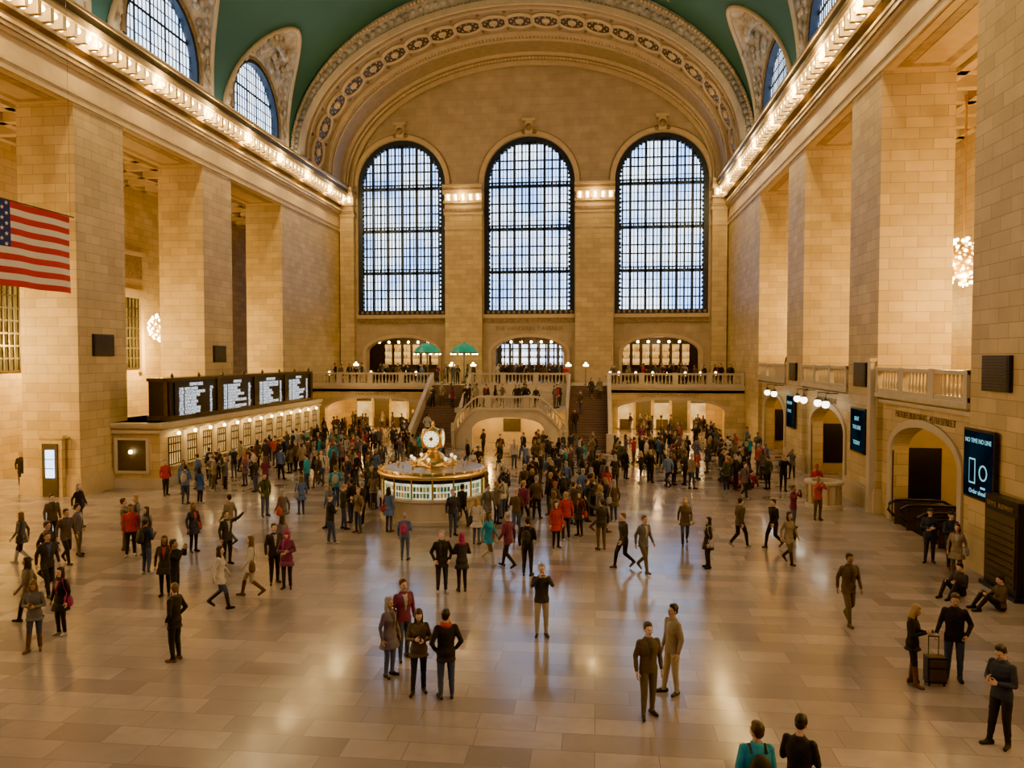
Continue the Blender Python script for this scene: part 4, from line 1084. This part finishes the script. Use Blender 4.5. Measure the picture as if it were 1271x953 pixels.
A_WALK = {'R': ((-.235, .10, 1.14), (-.24, .08, .90)), 'L': ((.235, -.03, 1.13), (.22, -.20, .94))}
A_CROSS = {'R': ((-.25, -.05, 1.14), (-.01, -.22, 1.17)), 'L': ((.25, -.05, 1.15), (.03, -.20, 1.12))}
A_POINT = {'R': ((-.245, .035, 1.13), (-.25, -.045, .885)), 'L': ((.36, -.12, 1.50), (.44, -.28, 1.68))}
A_ONE = {'R': ((-.235, -.03, 1.13), (-.10, -.26, 1.24)), 'L': ((.245, .035, 1.13), (.25, -.045, .885))}
A_HOLD = {'R': ((-.25, .05, 1.13), (-.32, -.06, .93)), 'L': ((.29, .08, 1.14), (.205, -.07, .95))}
T = {}
T['m_stand'] = human('man_body_stand', A_DOWN, LEG_SHIFT, open_=True)
T['m_pocket'] = human('man_body_pockets', A_POCK, legs_std(), hem=0.76, flare=0.01, scarf=True, headyaw=-0.5, hands=('grip', 'grip'))
T['m_phone'] = human('man_body_phone', A_PHONE, LEG_SHIFT, headpitch=0.42, hands=('grip', 'relaxed'), prop=('phone', None))
T['m_walk'] = human('man_body_walk', A_WALK, LEG_WALK, lean=0.06, hem=0.80, open_=True)
T['m_camera'] = human('man_body_photo', A_CAM, legs_std(), hands=('grip', 'grip'), prop=('phone', None), headpitch=-0.05)
T['m_back'] = human('man_body_backpack', A_ONE, legs_std(), bag='backpack', headyaw=0.4, hands=('grip', 'relaxed'))
T['m_cap'] = human('man_body_hat', A_CROSS, LEG_SHIFT, hair='cap', headyaw=0.3)
T['m_point'] = human('man_body_pointing', A_POINT, legs_std(), hem=0.8, headyaw=0.3, headpitch=-0.2, open_=True)
T['m_hold'] = human('man_body_luggage', A_HOLD, legs_std(), hem=0.82, hands=('grip', 'grip'), headpitch=0.2)
T['w_stand'] = human('woman_body_coat', A_DOWN, legs_std(0.085), hem=0.66, flare=0.05, female=True, hair='long', bag='shoulder', open_=True)
T['w_phone'] = human('woman_body_phone', A_PHONE, LEG_SHIFT, hem=0.78, flare=0.02, female=True, hair='long', headpitch=0.4, boots=True, hands=('grip', 'relaxed'), prop=('phone', None))
T['w_walk'] = human('woman_body_walk', A_WALK, LEG_WALK, female=True, hair='long', bag='shoulder', lean=0.05, hem=0.74, flare=0.03, boots=True)
T['w_cross'] = human('woman_body_hat', A_CROSS, legs_std(0.085), female=True, hair='hat', hem=0.70, flare=0.03, scarf=True)
T['w_bun'] = human('woman_body_camera', A_CAM, LEG_SHIFT, female=True, hair='bun', hem=0.8, hands=('grip', 'grip'), prop=('camera', None))
SITL = {'R': ((-.09, 0, .11), (-.16, -.38, .44), (-.14, -.62, .085), (0, -1, 0)), 'L': ((.09, 0, .11), (.16, -.38, .44), (.14, -.62, .085), (0, -1, 0))}
T['sit'] = human('seated_body', {'R': ((-.26, -.12, 1.15), (-.16, -.36, 1.24)), 'L': ((.26, -.12, 1.15), (.16, -.36, 1.24))}, SITL, drop=0.80, hair='short', headpitch=0.25)
MEN = ['m_stand', 'm_pocket', 'm_phone', 'm_walk', 'm_camera', 'm_back', 'm_cap', 'm_stand', 'm_walk', 'm_hold']
WOM = ['w_stand', 'w_phone', 'w_walk', 'w_cross', 'w_bun', 'w_stand', 'w_walk']
placed = []
rnd = random.Random(11)
def person(t, x, y, rot=0, top=None, bot=None, z=0.0, acc=None, hair=None, skin=None, shoe=None, sc=None, nm=None):
    me = T[t]
    name = nm or ('woman' if t.startswith('w') else ('seated_person' if t == 'sit' else 'man'))
    ob = bpy.data.objects.new(name, me); COL.objects.link(ob)
    ob.location = (x, y, z); ob.rotation_euler = (0, 0, radians(rot))
    s = sc or (rnd.uniform(0.94, 0.99) if t.startswith('w') else rnd.uniform(0.99, 1.05)); ob.scale = (s, s, s)
    if top is None: top = rnd.choices(range(16), [12, 12, 8, 6, 4, 5, 2, 2, 1, 2, 2, 3, 3, 1, 1, 3])[0]
    ms = [TOPS[top], BOTS[bot if bot is not None else rnd.choice([0, 0, 1, 1, 2, 3, 5])], SHOES[shoe if shoe is not None else rnd.choice([0, 0, 1, 2])], SKINS[skin if skin is not None else rnd.choice([0, 1, 2, 3, 0])],
          HAIRS[hair if hair is not None else rnd.choice([0, 0, 1, 1, 2, 3, 4])], ACCS[acc if acc is not None else rnd.choice([0, 0, 1, 3, 5, 5, 0, 2])], DARK]
    for i, mm in enumerate(ms): ob.material_slots[i].link = 'OBJECT'; ob.material_slots[i].material = mm
    placed.append((x, y, z)); return ob
P_ = person
P_('m_pocket', -2.95, 14.8, 200, 0, 1, acc=2, hair=0, shoe=0)
P_('w_phone', -3.55, 15.0, 15, 3, 0, hair=1, shoe=0)
P_('w_stand', -4.35, 15.7, 60, 11, 5, acc=0); P_('m_stand', -4.3, 16.7, 40, 10, 1, acc=5)
P_('m_camera', -1.3, 18.4, 10, 1, 4, hair=4)
P_('m_pocket', -4.4, 21.5, 20, 0, 2, acc=0, hair=4); P_('w_cross', -3.85, 21.7, -160, 1, 0, acc=4)
P_('m_back', -2.1, 23.5, 170, 0, 0, acc=0)
P_('w_stand', -1.4, 27.1, 20, 7, 0); P_('w_stand', -0.6, 29.0, -40, 1, 0, acc=2); P_('m_stand', -1.1, 28.2, 190, 7, 2)
P_('m_walk', 0.9, 24.7, -60, 1, 0); P_('m_walk', 1.5, 24.3, 40, 5, 3)
P_('w_stand', 3.6, 25.0, -80, 0, 0, hair=0, acc=5)
P_('m_walk', 6.3, 27.9, -60, 0, 0); P_('w_walk', 6.3, 25.8, 30, 15, 3); P_('m_walk', 5.1, 27.8, 120, 3, 0)
P_('m_walk', 6.4, 20.1, 10, 3, 3, acc=0)
P_('m_stand', 1.0, 14.5, 20, 3, 3, hair=1, acc=0); P_('m_stand', 1.55, 15.5, -60, 15, 4, acc=5)
P_('m_back', 2.2, 10.6, 185, 8, 1, acc=0, hair=1); P_('m_phone', 2.85, 10.9, 150, 0, 0, hair=0)
P_('w_phone', 6.55, 16.5, 60, 0, 0, hair=3, shoe=1, acc=1)
P_('m_hold', 7.5, 16.8, -20, 0, 1, hair=1, shoe=0)
P_('m_phone', 7.05, 14.0, -60, 2, 0, hair=0, acc=4, shoe=0)
P_('m_cap', 11.0, 26.5, -20, 2, 2, acc=0, nm='security_guard'); P_('m_cap', 11.35, 25.8, 10, 2, 2, acc=0, nm='security_guard')
P_('sit', 10.3, 22.8, -60, 1, 0); P_('w_stand', 11.0, 24.6, -30, 15, 3); P_('sit', 10.8, 21.6, -90, 3, 0)
P_('w_phone', -12.9, 16.2, 20, 5, 1); P_('w_stand', -13.0, 17.2, -10, 0, 0, acc=4); P_('m_walk', -15.5, 20.0, 60, 1, 0)
P_('m_walk', -17.3, 23.2, 70, 3, 0); P_('w_walk', -18.7, 23.0, -80, 5, 0); P_('m_stand', -17.6, 24.2, 100, 11, 3)
P_('m_stand', -15.8, 24.4, 30, 7, 0); P_('w_stand', -15.3, 24.5, -30, 1, 0)
P_('m_camera', -11.5, 19.7, 100, 0, 0); P_('w_stand', -12.2, 20.4, 20, 1, 0)
P_('m_point', -12.0, 23.7, 60, 1, 0); P_('w_walk', -10.1, 19.5, 100, 6, 1); P_('w_walk', -9.7, 20.6, -70, 6, 4)
P_('m_stand', -9.6, 21.9, 40, 1, 0); P_('w_cross', -9.0, 21.4, 10, 10, 0, acc=4)
P_('m_stand', -10.5, 29.3, -20, 14, 1); P_('m_back', -11.8, 33.6, 200, 8, 1)
P_('m_back', -6.35, 24.9, 180, 9, 5, acc=4, sc=0.9); P_('w_stand', -8.0, 28.9, 160, 9, 1); P_('m_stand', -9.3, 29.6, -120, 0, 0); P_('m_phone', -9.9, 31.7, -90, 2, 0)
P_('w_stand', -4.3, 27.3, 170, 6, 5); P_('w_walk', -3.5, 24.7, 60, 8, 3); P_('m_walk', -2.8, 24.3, -120, 10, 0); P_('m_stand', -5.4, 28.5, 30, 2, 1, hair=4)
P_('m_stand', -21.0, 35.3, 60, 7, 0); P_('w_stand', -20.4, 35.9, 20, 14, 0); P_('m_back', -18.9, 33.4, 190, 9, 1); P_('w_stand', -18.3, 33.6, 160, 14, 2)
P_('m_stand', -30.2, 37.2, 60, 0, 0); P_('m_cap', -25.8, 36.4, 0, 0, 0)
P_('sit', 7.3, 40.4, 200, 7, 0); P_('sit', 8.0, 40.6, 150, 7, 1); P_('sit', 7.7, 39.9, 170, 1, 1)
P_('m_cap', 10.3, 37.1, 0, 7, 0); P_('w_bun', 10.9, 44.0, -30, 5, 0); P_('m_point', 0.2, 27.0, 200, 1, 3)
# extra passers-by at the left of the concourse
P_('m_walk', -16.6, 21.4, 90, 1, 0, acc=0); P_('w_walk', -14.4, 17.9, -70, 4, 3); P_('m_stand', -19.6, 25.6, 60, 3, 0, acc=0)
P_('w_stand', -16.9, 26.4, -40, 5, 1); P_('m_back', -14.0, 22.4, 160, 2, 1); P_('m_walk', -13.2, 26.3, -100, 4, 3); P_('w_walk', -20.6, 28.4, 80, 0, 0)
def crowd(n, x0, x1, y0, y1, z=0.0, md=0.5, face=None, avoid=None):
    k = 0; tries = 0
    while k < n and tries < n * 40:
        tries += 1
        x, y = rnd.uniform(x0, x1), rnd.uniform(y0, y1)
        if z == 0 and (x - BX) ** 2 + (y - BYc) ** 2 < 2.85 ** 2: continue
        if z == 0 and (x - 10.3) ** 2 + (y - 35.9) ** 2 < 1.3 ** 2: continue
        if any(abs(p[2] - z) < 1 and (p[0] - x) ** 2 + (p[1] - y) ** 2 < md * md for p in placed): continue
        t = rnd.choice(MEN if rnd.random() < 0.58 else WOM)
        person(t, x, y, rnd.uniform(0, 360) if face is None else face + rnd.gauss(0, 45), z=z); k += 1
crowd(56, -21.3, -16.5, 36, 57, face=-90); crowd(34, -16.5, -11, 37, 56)
crowd(44, -4.2, 0.8, 29, 42, face=180); crowd(24, -4.5, 0.8, 42, 53)
crowd(62, 1.0, 9.8, 39.5, 51, face=150, md=0.45); crowd(26, 2.5, 11.3, 51, 63)
crowd(18, -10.6, -3.6, 28.4, 36.5); crowd(22, -14, -3, 36.5, 54)
crowd(8, -19, -8, 25, 34); crowd(4, -19, -9, 15.5, 24, md=1.2); crowd(4, 1.5, 10.5, 28, 38, md=1.5)
crowd(10, -23, -15, 60.5, 63.8); crowd(10, -23, -15, 66, 71); crowd(12, 2, 10, 65.5, 71)
crowd(26, -24, -11, 65.1, 72, z=BZ, face=0); crowd(18, -10, -2, 65.2, 72.3, z=BZ, face=0); crowd(24, 1.5, 11.5, 65.1, 72, z=BZ, face=0)
crowd(18, -10.0, -2.8, 57.4, 61.2, z=2.9, face=0, md=0.45)
def stair_z(y): return BZ * (int((y - 56.0) / 8.4 * NST) + 1) / NST
for x, y in ((-13.2, 61.1), (-12.5, 61.2), (-11.6, 61.1), (-12.8, 57.2), (-1.2, 60.2), (-0.4, 62.3), (0.3, 62.4), (-1.6, 57.9)):
    person(rnd.choice(MEN + WOM), x, y, rnd.choice([0, 180]) + rnd.gauss(0, 20), z=stair_z(y))
crowd(7, 12.7, 15.5, 50, 58, z=GZ, face=-90); crowd(4, 12.7, 15.5, 39, 46, z=GZ, face=-90)
root = empty('rolling_suitcase', (7.02, 16.55, 0))
mb = MB()
mb.box(-0.19, 0.19, -0.12, 0.12, 0.06, 0.60, 0); mb.box(-0.165, 0.165, -0.15, -0.12, 0.12, 0.36, 1); mb.box(-0.165, 0.165, -0.145, -0.12, 0.40, 0.55, 1)
for x in (-0.10, 0.10): mb.tube([(x, 0.09, 0.58), (x, 0.09, 0.98)], 0.01, 6, 2)
mb.tube([(-0.11, 0.09, 0.98), (0.11, 0.09, 0.98)], 0.016, 6, 0)
for x in (-0.15, 0.15):
    for y in (-0.09, 0.09): mb.lathe((x - 0.015, y, 0.03), [(0.002, 0), (0.03, 0), (0.03, 0.03), (0.002, 0.03)], 10, 0, axis='x')
o = mb.build('case', ['black', 'dark_trim', 'bronze'], root)
bv = o.modifiers.new('bevel', 'BEVEL'); bv.width = 0.012; bv.segments = 2

# ------------------------------------------------------------------ lights
for k in range(15):
    y = YN + 3.2 + k * 5.46
    point('cornice_lamp', (XL + 1.15, y, 21.95), 450, WARM, 0.13)
    point('cornice_lamp', (XR - 1.15, y, 21.95), 450, WARM, 0.13)
area('added_ceiling_wash', (XL + 0.7, 25, 23.15), (0, radians(180 - 25), 0), 0.3, 84, 650, (1, 0.9, 0.75))  # unseen strip added on each cornice top to wash the vault with light
area('added_ceiling_wash', (XR - 0.7, 25, 23.15), (0, radians(180 + 25), 0), 0.3, 84, 650, (1, 0.9, 0.75))

w = bpy.data.worlds.new('world'); scene.world = w; w.use_nodes = True
w.node_tree.nodes['Background'].inputs[0].default_value = (0.6, 0.75, 1, 1); w.node_tree.nodes['Background'].inputs[1].default_value = 0.3

cam = bpy.data.cameras.new('camera'); cam.sensor_width = 36; cam.lens = 36 * 950 / 1271; cam.clip_end = 500
co = bpy.data.objects.new('camera', cam); co.location = (0, 0, 6.8); co.rotation_euler = (radians(90 - 2.02), 0, radians(6.28)); COL.objects.link(co); scene.camera = co
scene.view_settings.view_transform = 'AgX'
try: scene.view_settings.look = 'AgX - Punchy'
except Exception: pass
scene.view_settings.exposure = 0.9
